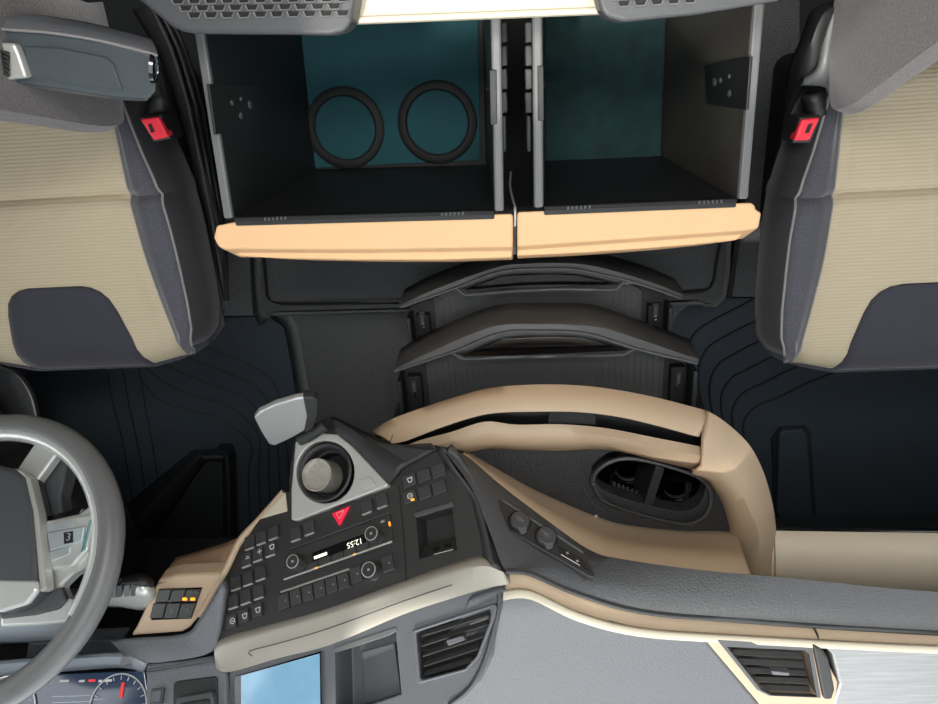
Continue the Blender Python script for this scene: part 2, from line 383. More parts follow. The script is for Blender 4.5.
# ================================================================== storage bins
ZR, ZB = .65, .33
def storage_bin(label, rimL, rimR, mat_m, front, frontlabel, rings, bracketL, bracketR, side, dl=.018, dr=.018):
    t = thing('storage_bin', label, 'storage bin', P((rimL[0][0]+rimR[0][0])/2, 120, ZB-.01), 'pull-out bins under the bunk')
    (a0, a1), (b0, b1) = [( P(x0, y0, ZR), P(x1, y1, ZR)) for (x0, y0), (x1, y1) in (rimL, rimR)]
    back = .12                                          # bins run on under the bunk
    dx = .012
    xl0, xr0 = a1.x, b1.x; yf = a1.y; yfr = b1.y
    sl_ = (a0-a1)/(a0.y-a1.y); sr_ = (b0-b1)/(b0.y-b1.y)
    A1, B1 = a1+sl_*0, b1; A0 = a1+sl_*(back-a1.y); B0 = b1+sr_*(back-b1.y)
    draft = .018; drop = Vector((0, 0, ZB-ZR))
    def wall(nm, p, q, inward, m, draft=.018):                      # slab between rim line p-q and the bottom
        i = inward
        vs = [p, q, q+drop+i*draft, p+drop+i*draft, p-i*dx, q-i*dx, q-i*dx+drop+i*draft, p-i*dx+drop+i*draft]
        return bev(link(nm, mesh(vs, [(0, 1, 2, 3), (4, 5, 6, 7), (0, 1, 5, 4), (1, 2, 6, 5), (2, 3, 7, 6), (3, 0, 4, 7)]), m, t), .002)
    wl = wall('side_wall', A0, A1, Vector((1, 0, 0)), 'bin_black', dl); wr = wall('side_wall', B1, B0, Vector((-1, 0, 0)), side, dr)
    wf = wall('front_wall', A1, B1, Vector((0, 1, 0)), 'bin_black'); wall('back_wall', B0, A0, Vector((0, -1, 0)), 'bin_black')
    X = Vector((1, 0, 0)); Yv = Vector((0, 1, 0))
    q = [A0+drop+X*dl, A1+drop+X*dl+Yv*.018, B1+drop-X*dr+Yv*.018, B0+drop-X*dr]
    poly('base', q, DOWN*.01, 'deep', t, .001)
    # rim strips
    for p, q_, s, w in ((A0, A1, -1, .012), (B0, B1, 1, .012)):
        o = X*s
        poly('rim', [p+o*.001, q_+o*.001, q_+o*(w+.002), p+o*(w+.002)] if s > 0 else [q_+o*.001, p+o*.001, p+o*(w+.002), q_+o*(w+.002)], DOWN*.03, 'rim_grey', t, .003, 2).location.z = .004
    rf = poly('front_rim', [A1+Yv*.001, B1+Yv*.001, B1-Yv*.005, A1-Yv*.005], DOWN*.02, 'deep', t, .002); rf.location.z = .002
    # mat
    mm = poly('mat', ppx(mat_m[0], Z(ZB+.004)), DOWN*.004, mat_m[1], t, .0008)
    for cx, cy, ro in rings:
        p = P(cx, cy, ZB+.004); M = Matrix.Translation(p)
        lathe('bottle_ring', M, [(ro-.0165, 0), (ro-.0165, .005), (ro-.013, .008), (ro-.004, .008), (ro, .005), (ro, 0), (ro-.0165, 0)], 'deep', mm, 48)
    # bracket plates with screws on the side walls
    for br in (bracketL, bracketR):
        if not br: continue
        pts, s = br; w = wl if s > 0 else wr
        xw = (a1.x if s > 0 else b1.x)
        base = [(a0.lerp(a1, .0))]
        pl = Plane((A0 if s > 0 else B0), (A1 if s > 0 else B1), (A1 if s > 0 else B1)+drop+X*s*(dl if s > 0 else dr))
        pp = [pl(x, y, .003) for x, y in pts]
        pb = poly('bracket', pp, pl.n*-.004, 'bin_black', w, .001)
        cx = sum(x for x, y in pts)/4; cy = sum(y for x, y in pts)/4
        for dx_, dy_, r in ((-6, -4, .004), (3, -8, .003), (3, 9, .005), (12*s, -2, .006)):
            p = pl(cx+dx_, cy+dy_, .003)
            lathe('screw', pl.mat(p), [(0, .002), (r*.6, .002), (r, .001), (r, -.001)], 'mid_grey', pb, 12)
    # beige front
    outline, crease = front
    top = [P(x, y, ZR-.005) for x, y in outline]
    f = poly('front_panel', top, Vector((0, -.03, -.06)), 'beige_lit', t, .004, 3); f['label'] = frontlabel
    for p in (A1.lerp(B1, .12)+Yv*-.006, A1.lerp(B1, .8)+Yv*-.006):
        for i in range(6):
            box('vent_slit', (p.x+i*.006, p.y+.0015, ZR+.001), (p.x+i*.006+.003, p.y+.006, ZR+.0035), 'mid_grey', rf, 0)
    # lower step of the front, slightly proud
    st = [P(x, y, ZR-.03) for x, y in crease]
    poly('front_step', st, Vector((0, -.06, -.2)), 'beige_lit', t, .003, 3)
    return t, wl, wr
bl, wl, wr = storage_bin('left black storage bin with two bottle rings on teal mat and beige front', ((206, 36), (234, 218)), ((490, 22), (494, 211)),
    ([(296, 20), (478, 10), (480, 160), (313, 168)], 'teal'),
    ([(216, 225), (234, 221.5), (360, 217.5), (513, 213), (513, 247), (360, 249.5), (222, 249), (217, 245), (213, 237)],
     [(222, 243), (360, 243), (513, 240), (512, 257.5), (440, 260), (360, 260), (280, 258.5), (240, 256), (230, 251)]), 'tan beige front panel',
    [(345.5, 128, .071), (437.5, 122.5, .071)], ([(209, 84), (262, 86), (264, 122), (216, 135)], 1), None, 'bin_black', .042, .02)
br_, wl2, wr2 = storage_bin('right black storage bin with plain worn teal mat and beige front', ((543, 17), (544, 207)), ((752, 12), (737, 199)),
    ([(541, 10), (665, 5), (660, 157), (545, 161)], 'teal_worn'),
    ([(517, 211.5), (640, 206), (752, 202), (755, 205), (757, 210), (762, 212), (759, 228), (748, 230), (640, 238), (517, 246.5)],
     [(517, 239), (640, 231), (750, 222), (748, 230), (737, 240), (690, 245), (640, 249), (580, 253), (517, 256)]), 'tan beige front panel',
    [], None, ([(704, 66), (750, 57), (746, 110), (706, 104)], -1), 'wall_glare', .018, .042)
# ribs on the facing outer sides of the two bins
for w_, x0, x1, par in ((wr, 500.5, 507, bl), (wl2, 525, 532, br_)):
    for i in range(5):
        y0 = 22+i*23.5
        pts = [(x0, y0), (x1, y0-.5), (x1+.6, y0+20), (x0+.6, y0+21)] if i < 4 else [(x0+1.5, y0), (x1-1, y0), (x1-.6, y0+36), (x0+2, y0+36)]
        poly('outer_rib', ppx(pts, Z(.60-.008*i)), DOWN*.2, 'mid_grey', w_, .002)
lt = thing('latch_rod', 'thin bent metal latch rod in the gap between the bins', 'latch', P(515, 190, .55))
tube('rod', [P(511, 172, .5), P(510, 186, .55), P(513, 200, .6), P(515, 208, .64), P(515, 226, .64)], .0018, 'satin', lt, 8)
tube('rod_end', [P(515, 226, .64), P(514.8, 254, .62)], .0018, 'mid_grey', lt, 8)
for par, pts in ((wr, [(489.5, 70), (496.5, 70), (497, 124), (490.5, 125)]), (wl2, [(537.5, 66), (543.5, 66), (544, 121), (538, 121)])):
    cl_ = poly('rim_clip', ppx(pts, Z(ZR+.0065)), DOWN*.012, 'black', par, .001)
    tube('clip_pin', [P((pts[0][0]+pts[1][0])/2-6, (pts[0][1]+pts[2][1])/2-8, ZR-.02), P((pts[0][0]+pts[1][0])/2+3, (pts[0][1]+pts[2][1])/2-9, ZR+.006)], .0016, 'deep', cl_, 6, 1)
# ================================================================== seats
ZS = .56
def interp(tab, y):
    if y <= tab[0][0]: return tab[0][1]
    for (a, b), (c, d) in zip(tab, tab[1:]):
        if y <= c: return b+(d-b)*(y-a)/(c-a)
    return tab[-1][1]
# half widths against the distance behind the front edge
T_BEIGE = [(0, .186), (.072, .185), (.213, .172), (.305, .170), (.376, .169), (.5, .169)]
T_PIPE = [(0, .188), (.012, .199), (.03, .212), (.072, .226), (.14, .231), (.213, .233), (.26, .233), (.305, .230), (.34, .223), (.376, .213), (.5, .185)]
T_INS = [(0, .112), (.03, .110), (.072, .107), (.123, .096), (.145, .088), (.158, .077), (.166, .063), (.17, .045)]
def seat_z(x, y):
    z = ZS + .012*math.sin(min(1, y/.3)*math.pi*.5) - .02*max(0, (y-.3))/.2
    if y < .06: z -= .045*(1-y/.06)**2
    z -= .009*math.exp(-((y-.314)/.006)**2)               # cross seam
    b = interp(T_BEIGE, y)
    if abs(x) > b-.02: z += .018*min(1, (abs(x)-b+.02)/.05)
    return z
def fo(x, y):                                            # rounded front corners
    return interp([(0, 0), (.11, 0), (.16, .012), (.206, .028), (.24, .058), (.3, .1)], abs(x))*max(0, 1-y/.14)
def build_seat(label, px, py, passenger):
    o = P(px, py, ZS); fy = P(px, 371, ZS-.03).y         # front edge
    ox = o.x
    t = thing('cab_seat', label, 'seat', Vector((ox, fy, 0)), 'front seats')
    S = lambda x, y, dz=0: Vector((ox+x, fy+y+fo(x, y), seat_z(x, y)+dz))
    ys = [0, .012, .03, .05, .072, .1, .123, .145, .158, .17, .2, .23, .26, .29, .302, .308, .314, .320, .326, .34, .376, .42, .46, .5]
    # knit centre
    rows = [[S(interp(T_BEIGE, y)*u, y) for u in [-1+i/8 for i in range(17)]] for y in ys]
    cu = sheet('cushion', rows, 'knit', t, .06, 1, 1); cu['label'] = 'beige ribbed knit seat cushion'
    rows = []
    for y in [0, .012, .03, .05, .072, .1, .123, .145, .158, .166]:
        hw = interp(T_INS, y); rows.append([S(hw*u, y, .0025)-Vector((0, .0025*(y == 0), 0)) for u in [-1+i/6 for i in range(13)]])
    rows.append([S(.045*u, .17, .0012) for u in [-1+i/6 for i in range(13)]])
    sheet('front_insert', rows, 'insert', cu, .006, 1, 1)['label'] = 'dark smooth insert at the front of the cushion'
    # front roll below the edge
    us = [-1+i/8 for i in range(17)]
    for s in (-1, 1):
        rows = []; rows2 = []
        for y in ys:
            b, p = interp(T_BEIGE, y), interp(T_PIPE, y); zt = seat_z(s*p, y)+.004; q = min(1, .3+y/.06)
            prof = [(b, seat_z(s*b, y)), (b+.010, seat_z(s*(b+.010), y)+.003), ((b+p)/2, zt+.006), (p, zt)]
            prof2 = [(p, zt), (p+.014*q, zt-.014), (p+.022*q, zt-.04), (p+.01*q, zt-.10), (p-.02, zt-.17)]
            if y > 0: rows.append([Vector((ox+s*a, fy+y+fo(a, y), z)) for a, z in prof])
            if y > .02: rows2.append([Vector((ox+s*a, fy+y+fo(p, y), z)) for a, z in prof2])
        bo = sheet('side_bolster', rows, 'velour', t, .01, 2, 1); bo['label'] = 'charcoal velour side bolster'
        sheet('side_panel', rows2, 'velour_dark', t, .006, 2, 1)['label'] = 'dark velour side of the cushion, grazing shade put into the colour'
        tube('piping', [Vector((ox+s*interp(T_PIPE, y), fy+y+fo(interp(T_PIPE, y), y), seat_z(s*interp(T_PIPE, y), y)+.004)) for y in ys[2:]], .0022, 'piping', bo, 6, 1)
    rows = [[Vector((ox+u*w, fy+fo(u*w, 0)+dy, z)) for u in us] for w, dy, z in ((.216, .0, ZS-.035), (.219, -.002, ZS-.06), (.216, .006, ZS-.12), (.20, .03, ZS-.17))]
    sheet('front_roll', rows, 'insert', t, -.03, 1, 1)
    # under-tray and pedestal
    box('seat_pan', (ox-.19, fy+.05, .36), (ox+.19, fy+.5, .42), 'black', t, .02, 3)
    box('pedestal', (ox-.10, fy+.14, .031), (ox+.10, fy+.5, .36), 'rubber_dark', t, .03, 3)
    # backrest: side bolsters reach forward, the middle lies further back
    by = P(113, 139, .66).y if not passenger else P(850, 123, .66).y
    prof = [(.595, .236, .012, .108), (.612, .241, .003, .112), (.64, .245, 0, .115), (.70, .248, .014, .115), (.80, .25, .055, .11), (.95, .25, .118, .10), (1.1, .24, .18, .08), (1.22, .215, .23, .05), (1.28, .18, .27, .03)]
    def bp(u, z, hw, dy, pr):
        e = abs(u); dy *= 1 if passenger else .45
        return Vector((ox+hw*u*(1-.10*max(0, e-.9)/.1), by+dy+pr*(1-min(1, (e/.82))**1.8) + (.17*((e-.82)/.18)**1.5 if e > .82 else 0), z))
    rows = [[bp(i/14, *q) for i in range(-14, 15)] for q in prof]
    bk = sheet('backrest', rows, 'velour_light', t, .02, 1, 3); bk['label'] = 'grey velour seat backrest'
    for s in (-1, 1):
        tube('backrest_seam', [bp(s*.60, *q)+Vector((0, -.001, 0)) for q in prof[:7]], .0022, 'piping', bk, 6)
    rows = [[bp(.36*u, *q)+Vector((0, -.006, 0)) for u in us] for q in prof[3:7]]
    sheet('back_panel', rows, 'knit', bk, .012, 1, 3)
    return t, ox, fy, by
ds, dx_, dfy, dby = build_seat('driver seat with beige knit cushion and dark insert behind the steering wheel', 74, 340, False)
ps, pxx, pfy, pby = build_seat('passenger seat with beige knit cushion and no armrest, right of the bins', 918, 340, True)
# driver armrest
ar = poly('armrest', ppx([(-60, 20), (0, 26), (50, 29), (100, 37), (154, 50), (158, 56), (156, 91), (149, 99), (115, 97), (60, 88), (0, 80), (-60, 72)], Z(.84)), Vector((-.035, -.004, -.055)), 'arm_top', ds, .005, 4)
ar['label'] = 'dark grey padded fold-down armrest'
sheet('armrest_side', [[P(x, y, z) for x, y, z in ((-60, 8, .80), (0, 12, .80), (50, 16, .80), (100, 25, .80), (146, 37, .80), (153, 42, .80))],
      [P(x, y, z) for x, y, z in ((-60, 13, .83), (0, 18, .83), (50, 22, .83), (100, 31, .83), (148, 44, .83), (157, 50, .83))],
      [P(x, y, z) for x, y, z in ((-60, 22, .843), (0, 28, .843), (50, 31, .843), (100, 39, .843), (148, 51, .843), (157, 55, .843))]], 'dash_grey', ar, .02, 4, 3)
tube('armrest_piping', [P(x, y, .844) for x, y in ((-60, 24), (0, 29), (50, 32.5), (100, 40.5), (150, 53), (157, 56))], .002, 'piping', ar, 6)
sheet('armrest_lower', [[P(x, y, .838) for x, y in ((-60, 70), (0, 77), (60, 86), (115, 95), (149, 98))], [P(x, y, .81) for x, y in ((-60, 76), (0, 83), (60, 92), (116, 99), (147, 101))]], 'dash_grey', ar, .01, 4, 1)
poly('top_inset', ppx([(24, 46), (60, 48), (105, 57), (113, 64), (122, 90), (60, 82), (28, 76)], Z(.8425)), DOWN*.004, 'arm_top', ar, .0015)
kn = Plane(P(152, 68, .842), P(158, 68, .825), P(152, 80, .842))
lathe('end_knob', kn.mat(P(152, 68, .842)), [(0, .003), (.008, .003), (.0085, .001), (.0095, .004), (.0115, .004), (.0125, 0)], 'gloss_black', ar, 24, .8, 1.3)
gp = poly('grille_plate', ppx([(-40, 42), (14, 43), (19, 54), (27, 78), (-40, 84)], Z(.852)), DOWN*.012, 'satin', ar, .003, 2)
for i in range(6):
    tube('grille_bar', [P(-30, 51+i*4.2, .856), P(2, 52+i*4.2, .856), P(9, 55+i*4.2, .855)], .0022, 'deep', gp, 5)
# buckles
def buckle(seat, stalk, red, body, z):
    b = sheet('buckle_stalk', rows3([(a, b_, z-.05) for a, b_ in stalk[0]], [(a, b_, z-.03) for a, b_ in stalk[1]]), 'black', seat, .02, 3, 1)
    poly('buckle_body', ppx(body, Z(z-.006)), DOWN*.05, 'black', b, .003)
    poly('release_button', ppx(red, Z(z)), DOWN*.02, 'red', b, .003, 3)['label'] = 'red release button'
    return b
b = buckle(ds, ([(146, 100), (143, 117)], [(157, 95), (158, 114)]), [(139.5, 119), (158, 116.5), (168.5, 137), (153.5, 140.5)], [(138, 117), (160, 114), (171, 139), (153, 142.5)], .62)
p_ = Plane(P(140, 119, .62), P(158, 116, .62), P(154, 140, .62))
poly('button_mark', ppx([(148, 124), (151, 123.5), (155, 132), (151, 133)], Z(.6208)), DOWN*.001, 'deep', b, 0)
b = buckle(ps, ([(800, 96), (805, 118)], [(816, 96), (820, 118)]), [(802, 119.5), (820.5, 117.5), (810, 140.5), (794, 141)], [(800, 117), (823, 115.5), (811, 143), (792, 143.5)], .62)
poly('button_mark', ppx([(808, 125), (813, 123), (809, 133), (805, 133)], Z(.6208)), DOWN*.001, 'deep', b, 0)
# plastic recliner cover beside the passenger backrest
rc = sheet('recliner_cover', rows3([(838, 0, .56), (812, 10, .56), (800, 40, .56), (788, 70, .52), (784, 110, .48), (780, 140, .45)],
    [(846, 6, .60), (825, 12, .61), (812, 40, .61), (803, 72, .58), (797, 85, .55), (793, 120, .48)],
    [(850, 14, .58), (840, 20, .60), (829, 45, .60), (822, 70, .59), (806, 82, .57), (800, 95, .52)]), 'black', ps, .02, 4, 4)
sheet('recliner_trim', rows3([(838, 8, .612), (829, 30, .612), (822, 68, .61), (801, 86, .58)], [(858, 8, .60), (850, 35, .60), (842, 80, .59), (826, 88, .58)], [(862, 20, .59), (856, 50, .59), (846, 90, .58), (824, 104, .56)]), 'rim_grey', ps, .012, 4, 3)
# ribbed black guard along the driver seat's inner side
gd = sheet('side_guard', rows3([(132, 10, .5), (160, 60, .5), (180, 120, .48), (198, 190, .46), (212, 250, .44), (221, 300, .42)],
    [(150, 5, .52), (172, 50, .52), (189, 110, .5), (204, 180, .48), (217, 245, .46), (225, 300, .43)],
    [(164, 5, .44), (185, 60, .44), (200, 120, .42), (213, 190, .40), (223, 250, .38), (228, 300, .37)]), 'black', ds, .015, 4, 3)
for k_, z_ in ((0, .522), (7, .50), (13, .47)):
    tube('guard_ridge', [P(150+k_, 5, z_), P(172+k_, 50, z_), P(189+k_, 110, z_-.02), P(204+k_*.8, 180, z_-.04), P(217+k_*.6, 245, z_-.06), P(225+k_*.2, 300, z_-.08)], .004, 'black', gd, 6)
tube('adjust_lever', [P(205, 225, .42), P(212, 240, .43), P(220, 285, .43), P(224, 305, .42)], .004, 'mid_grey', ds, 8)
# curved door-side shell left of the driver seat base
sh = sheet('door_sill_trim', rows3([(-6, 362, .22), (0, 368, .22), (14, 372, .22), (25, 384, .22), (33, 400, .22), (38, 425, .22)], [(-12, 396, .18), (-10, 400, .18), (-5, 405, .18), (0, 410, .18), (5, 420, .18), (10, 440, .18)]), 'mid_grey', None, .01, 4, 1)
setp(sh, 'curved grey door sill trim left of the driver footwell', 'trim')
tube('cover_edge', [P(0, 367, .222), P(14, 372, .222), P(25, 384, .222), P(33, 400, .222), (P(38, 425, .222))], .003, 'rim_grey', sh, 6)

# ================================================================== pull-out drawers of the console
def drawer(label, A, B, cav, lip, z, xs, brL, brR, gridlines):
    t = thing('console_drawer', label, 'drawer', P(545, B[3][1]+20, z-.07), 'pull-out drawers of the centre console')
    fp = sheet('front_panel', [[p+Vector((0, .004, -.075)) for p in zrow(A, z-.012)], zrow(A, z-.012), [a.lerp(b, .5)+Vector((0, 0, .004)) for a, b in zip(zrow(A, z-.012), zrow(B, z))], zrow(B, z), [p+Vector((0, -.002, -.006)) for p in zrow(B, z)]], 'mid_black', t, .006, 5, 2)
    bright = [p+Vector((0, 0, .0015)) for p in zrow(B, z)]
    tube('rim_edge', bright, .0030, 'mid_grey', fp, 6, 5)  # highlight along the drawer rim painted in as lighter grey
    # grip pocket
    pk = poly('grip_pocket', ppx(cav+[(lip[-2][0]-3, lip[-2][1]-1.5), (lip[3][0], lip[3][1]-1.5), (lip[1][0]+4, lip[1][1]-1.5)], Z(z-.022)), DOWN*.02, 'gloss_black', fp, .001)
    tube('grip_lip', zrow(lip, z-.002), .0036, 'mid_grey', fp, 6, 4)
    sheet('grip_bevel', [zrow(B[1:-1], z), [P(a, b, z-.012) for a, b in [cav[0], cav[1], cav[2], cav[3], cav[4], cav[4]]]], 'rim_grey', fp, .004, 4, 1)  # light catching the black grip bevel is painted as pale grey
    # tray
    x0, x1 = xs; yb = -.82; zb = z-.05
    y0 = min(p.y for p in (zrow(lip, z-.002)))+.02; ys_ = P(A[0][0], A[0][1], z).y-.032
    box('side_wall', (x0, yb, zb-.012), (x0+.008, ys_, z-.006), 'black', t, .002)
    box('side_wall', (x1-.008, yb, zb-.012), (x1, ys_, z-.006), 'black', t, .002)
    arc = crom(zrow(A, z-.012), 4)
    def bed(nm, xa, xb, z1, th, back, m):               # tray floor, its rear edge following the curved front
        q = [Vector((max(xa, min(xb, a.x)), a.y-back, z1)) for a in arc if xa-.03 < a.x < xb+.03]
        q[0].x, q[-1].x = xa, xb
        return poly(nm, [Vector((xa, yb, z1))]+q+[Vector((xb, yb, z1))], DOWN*th, m, t, .001)
    tr = bed('tray', x0, x1, zb-.004, .008, .03, 'black')
    inx0, inx1 = x0+.05, x1-.05
    mt = bed('ribbed_mat', inx0, inx1, zb+.002, .006, .032, 'mid_black')
    n = gridlines
    for i in range(n):
        x = inx0+.006+(inx1-inx0-.012)*i/(n-1)
        box('mat_rib', (x-.0013, yb+.2, zb+.002), (x+.0013, interp([(a.x, a.y) for a in arc], x)-.036, zb+.0034), 'mid_black', mt, 0)
    for s, (bx, by_) in ((1, brL), (-1, brR)):
        xa = (x0+.014 if s > 0 else x1-.014-.026)
        rail = box('slide_rail', (xa, yb, zb-.004), (xa+.026, ys_-.004, zb+.016), 'deep', t, .002)
        cx = xa+.013; cy = P(bx, by_, zb+.016).y
        box('catch', (cx-.006, cy-.016, zb+.016), (cx+.006, cy+.014, zb+.0185), 'black', rail, .001)
        box('catch', (cx-.003, cy-.010, zb+.0185), (cx+.003, cy+.008, zb+.021), 'mid_grey', rail, .001)
        for j in range(2):
            lathe('rivet', Matrix.Translation((cx+.001*j, cy-.012-.007*j, zb+.0165)), [(0, .003), (.002, .0026), (.003, 0)], 'led_chrome' if False else 'chrome', rail, 10)
    return t
drawer('lower of two black console drawers, pulled out furthest toward the bins',
    [(399, 304), (430, 288), (495, 265), (523, 261), (560, 260), (590, 262), (650, 279), (684, 293)],
    [(401, 307), (455, 288), (500, 271.5), (545, 268.5), (577, 269.5), (622, 279), (640, 284), (681, 298)],
    [(466, 289), (503, 276), (545, 274), (577, 275), (617, 284)],
    [(455, 287), (463, 293.5), (470, 294.5), (520, 290.5), (560, 289.5), (612, 289.5), (619, 286), (625, 280)], .42,
    (P(411, 330, .37).x, P(667, 330, .37).x), (425, 318), (652, 310), 34)
drawer('upper of two black console drawers, half covering the lower one',
    [(395, 367), (424, 350), (490, 323), (533, 320), (560, 320), (595, 321), (640, 335), (699, 357)],
    [(395, 371), (452, 352), (500, 333), (540, 331), (585, 333), (625, 345), (642, 350), (697, 363)],
    [(463, 355.5), (502, 339), (545, 337), (585, 338), (628, 350)],
    [(452, 352), (461, 357.5), (470, 358.5), (520, 357), (560, 356), (618, 354.5), (628, 352), (639, 346)], .52,
    (P(403, 400, .47).x, P(690, 395, .47).x), (422, 386), (660, 378), 38)

# ================================================================== centre console
cc = thing('centre_console', 'beige moulded centre console with black tray and twin cup holder', 'console', P(580, 480, .3))
O = [(374, 434), (396, 421), (451, 402), (491, 391.5), (536, 388), (580, 389), (620, 394), (660, 402), (706, 414)]
S1 = [(391, 441), (408, 437), (445, 423), (487, 411), (532, 408.5), (580, 409), (620, 414), (655, 422), (699, 434)]
dn_ = lambda r, d: [p+Vector((0, 0, -d)) for p in r]
mid = [(a[0]*.5+b[0]*.5, a[1]*.5+b[1]*.5) for a, b in zip(O, S1)]
sheet('rear_fascia', [[p+Vector((0, -.03, -.03)) for p in zrow(O, .595)], zrow(O, .595), zrow(mid, .618), zrow(S1, .628), [p+Vector((0, .01, -.05)) for p in zrow(S1, .628)]], 'beige', cc, .006, 5, 1, 60)
tube('fascia_seam', [P(536, 388, .596), P(538, 399, .6195), P(539.5, 408, .629)], .0013, 'beige_brown', cc, 5, 2)
tube('fascia_seam', [P(396, 421, .596), P(394, 431, .6195), P(391, 440, .629)], .0013, 'beige_brown', cc, 5, 2)
# slot
S2 = [(398, 449), (420.6, 440), (451, 432), (485, 421.6), (516, 424.6), (560, 424.2), (605, 428), (652, 437), (703, 447)]
sheet('slot_floor', [zrow(S1, .57), zrow(S2, .57)], 'black', cc, .01, 4, 1)
poly('slot_insert', ppx([(550, 409), (595, 411), (596, 425), (548, 423)], Z(.585)), DOWN*.01, 'mid_grey', cc, .001)
M1 = [(405, 456), (428, 447), (458, 440), (488, 432), (518, 434), (560, 434), (607, 436), (655, 447), (704, 456)]
M2 = [(410, 460), (436, 452), (462, 447), (490, 442), (519, 443), (560, 443), (608, 443), (657, 455), (703, 463)]
TE = [(414, 464), (443, 456), (467, 452.5), (491, 448.6), (520, 450), (560, 451), (610, 450), (659, 461.5), (694, 470)]
sheet('front_ridge', [[p+Vector((0, -.04, -.05)) for p in zrow(S2, .622)], zrow(S2, .622), zrow(M1, .634), zrow(M2, .630), zrow(TE, .600), dn_(zrow(TE, .600), .03)], 'beige', cc, .006, 5, 1, 60)
# right corner sweep
OR = [(706, 414), (722, 424), (744, 444), (757, 466), (766, 492), (772, 523), (776, 578)]
RM = [(702, 437), (722, 452), (736, 468), (746, 485), (755, 508), (763, 535), (768, 578)]
RR = [(701, 464), (716, 468), (727, 474), (739, 490), (748, 508), (757, 532), (759, 578)]
RI = [(693, 470), (707, 474), (719, 480), (732, 496), (740, 512), (747.5, 532), (749, 578)]
RT = [(692, 471.5), (704, 475.5), (713, 482), (723, 497), (729, 512), (734, 535), (737, 578)]
sheet('corner_sweep', [[p+Vector((-.08, -.16, -.28)) for p in zrow(OR, .60)], [p+Vector((-.02, -.02, -.03)) for p in zrow(OR, .60)], zrow(OR, .60), zrow(RM, .632), zrow(RR, .640), zrow(RI, .632), zrow(RT, .588), dn_(zrow(RT, .588), .02)], 'beige', cc, .006, 5, 1, 60)
tube('fascia_seam', [P(706, 414, .602), P(702, 437, .633), P(701, 464, .641), P(693, 470, .633)], .0013, 'beige_brown', cc, 5, 3)
# beige apron between tray and dashboard
TL = [(465, 452.5), (500, 473), (540, 495), (595, 518.5), (626, 527.5), (680, 533.5), (719, 534), (738, 536)]
PU = [(463, 456), (500, 486), (559, 530), (592, 553), (620, 561), (680, 568), (720, 573), (752, 578)]
PUr = [P(a, b, z) for (a, b), z in zip(PU, (.68, .705, .755, .775, .785, .80, .808, .812))]
sheet('apron', [dn_(zrow(TL, .597), .02), zrow(TL, .597), [a.lerp(b, .5)+Vector((0, 0, -.008)) for a, b in zip(zrow(TL, .597), PUr)], PUr], 'beige', cc, .008, 5, 1, 60)
# tray
tr = poly('tray_mat', ppx([(466, 452.5), (492, 448.6), (560, 451), (611, 450), (662, 462), (693, 470), (716, 481), (727, 505), (731, 524), (729, 531), (719, 533.5), (680, 533), (626, 527), (596, 519), (560, 504.5), (540, 495), (500, 473)], Z(.588), 4), DOWN*.03, 'grain', cc, .0015)
oval = [(591, 482), (594, 472), (606, 462), (622, 457.5), (640, 458.5), (670, 466), (698, 476), (710, 487), (713, 500), (708, 515), (697, 523), (683, 525), (650, 518), (619, 508.5), (600, 499)]
inn = [(a+(652-a)*.05, b+(491.5-b)*.07) for a, b in oval]
cut(tr, ppx(inn, Z(.62), 4), DOWN*.1)
ch = sheet('cup_holder', [[*zrow(inn+inn[:1], .50)], [*zrow([(a+(652-a)*.01, b+(491-b)*.01) for a, b in inn+inn[:1]], .588)], zrow([(a+(652-a)*.035, b+(491-b)*.04) for a, b in oval+oval[:1]], .598), zrow(oval+oval[:1], .595), zrow([(a-(652-a)*.02, b-(491-b)*.02) for a, b in oval+oval[:1]], .585)], 'mid_black', cc, 0, 4, 2, 60)
ch['label'] = 'black oval twin cup holder'
so = ch.modifiers.new('solid', 'SOLIDIFY'); so.thickness = .003; so.offset = 0
poly('cup_floor', ppx(oval, Z(.475), 4), DOWN*.01, 'gloss_black', ch, 0)
for cx, cy, r, zz in ((634, 486, .036, .485), (682, 498, .036, .505)):
    p = P(cx, cy, .55); p.z = zz
    lathe('cup', Matrix.Translation(p), [(0, 0), (r-.004, 0), (r, .004), (r+.003, .05), (r+.006, .052), (r+.006, 0)], 'gloss_black', ch, 36)
    lathe('cup_ring', Matrix.Translation(p), [(r-.012, .001), (r-.012, .006), (r-.009, .007), (r-.007, .001)], 'black', ch, 36, caps=False)
dv = Plane(P(662, 470, .585), P(645, 510, .585), P(655, 490, .5))
poly('divider', [P(656, 466, .585), P(665, 469, .585), P(650, 516, .585), P(641, 513, .585)], DOWN*.1, 'black', ch, .003)
for i in range(6):
    for (bx, by_, n_) in ((616, 497, 6), (652, 507, 3)):
        if i < n_:
            p0 = P(bx+i*4.6, by_+i*1.9, .56); tube('grip_tooth', [p0, p0+Vector((0, .012, -.03))], .003, 'mid_grey', ch, 6, 1)
lathe('screw', Matrix.Translation(P(596, 516.5, .589)), [(0, .002), (.003, .0015), (.004, 0)], 'satin', tr, 10)
tube('tray_line', [P(587, 472, .589), P(583, 482, .589), P(586, 493, .589), P(594, 503, .589), P(602, 509, .589)], .0012, 'mid_grey', tr, 5)
# console pedestal
poly('pedestal', ppx([(420, 470), (480, 440), (560, 425), (650, 430), (700, 450), (730, 500), (735, 520), (560, 520), (480, 500)], Z(.33)), DOWN*.22, 'black', cc, .004)
poly('right_cheek', [P(*a, .56)+Vector((-.02, -.02, 0)) for a in ((700, 418), (744, 446), (766, 494), (772, 560), (752, 560), (735, 500), (700, 455))], DOWN*.45, 'black', cc, .004)
poly('left_cheek', [P(*a, .56) for a in ((385, 440), (402, 430), (425, 445), (430, 470), (400, 470))], DOWN*.44, 'black', cc, .004)
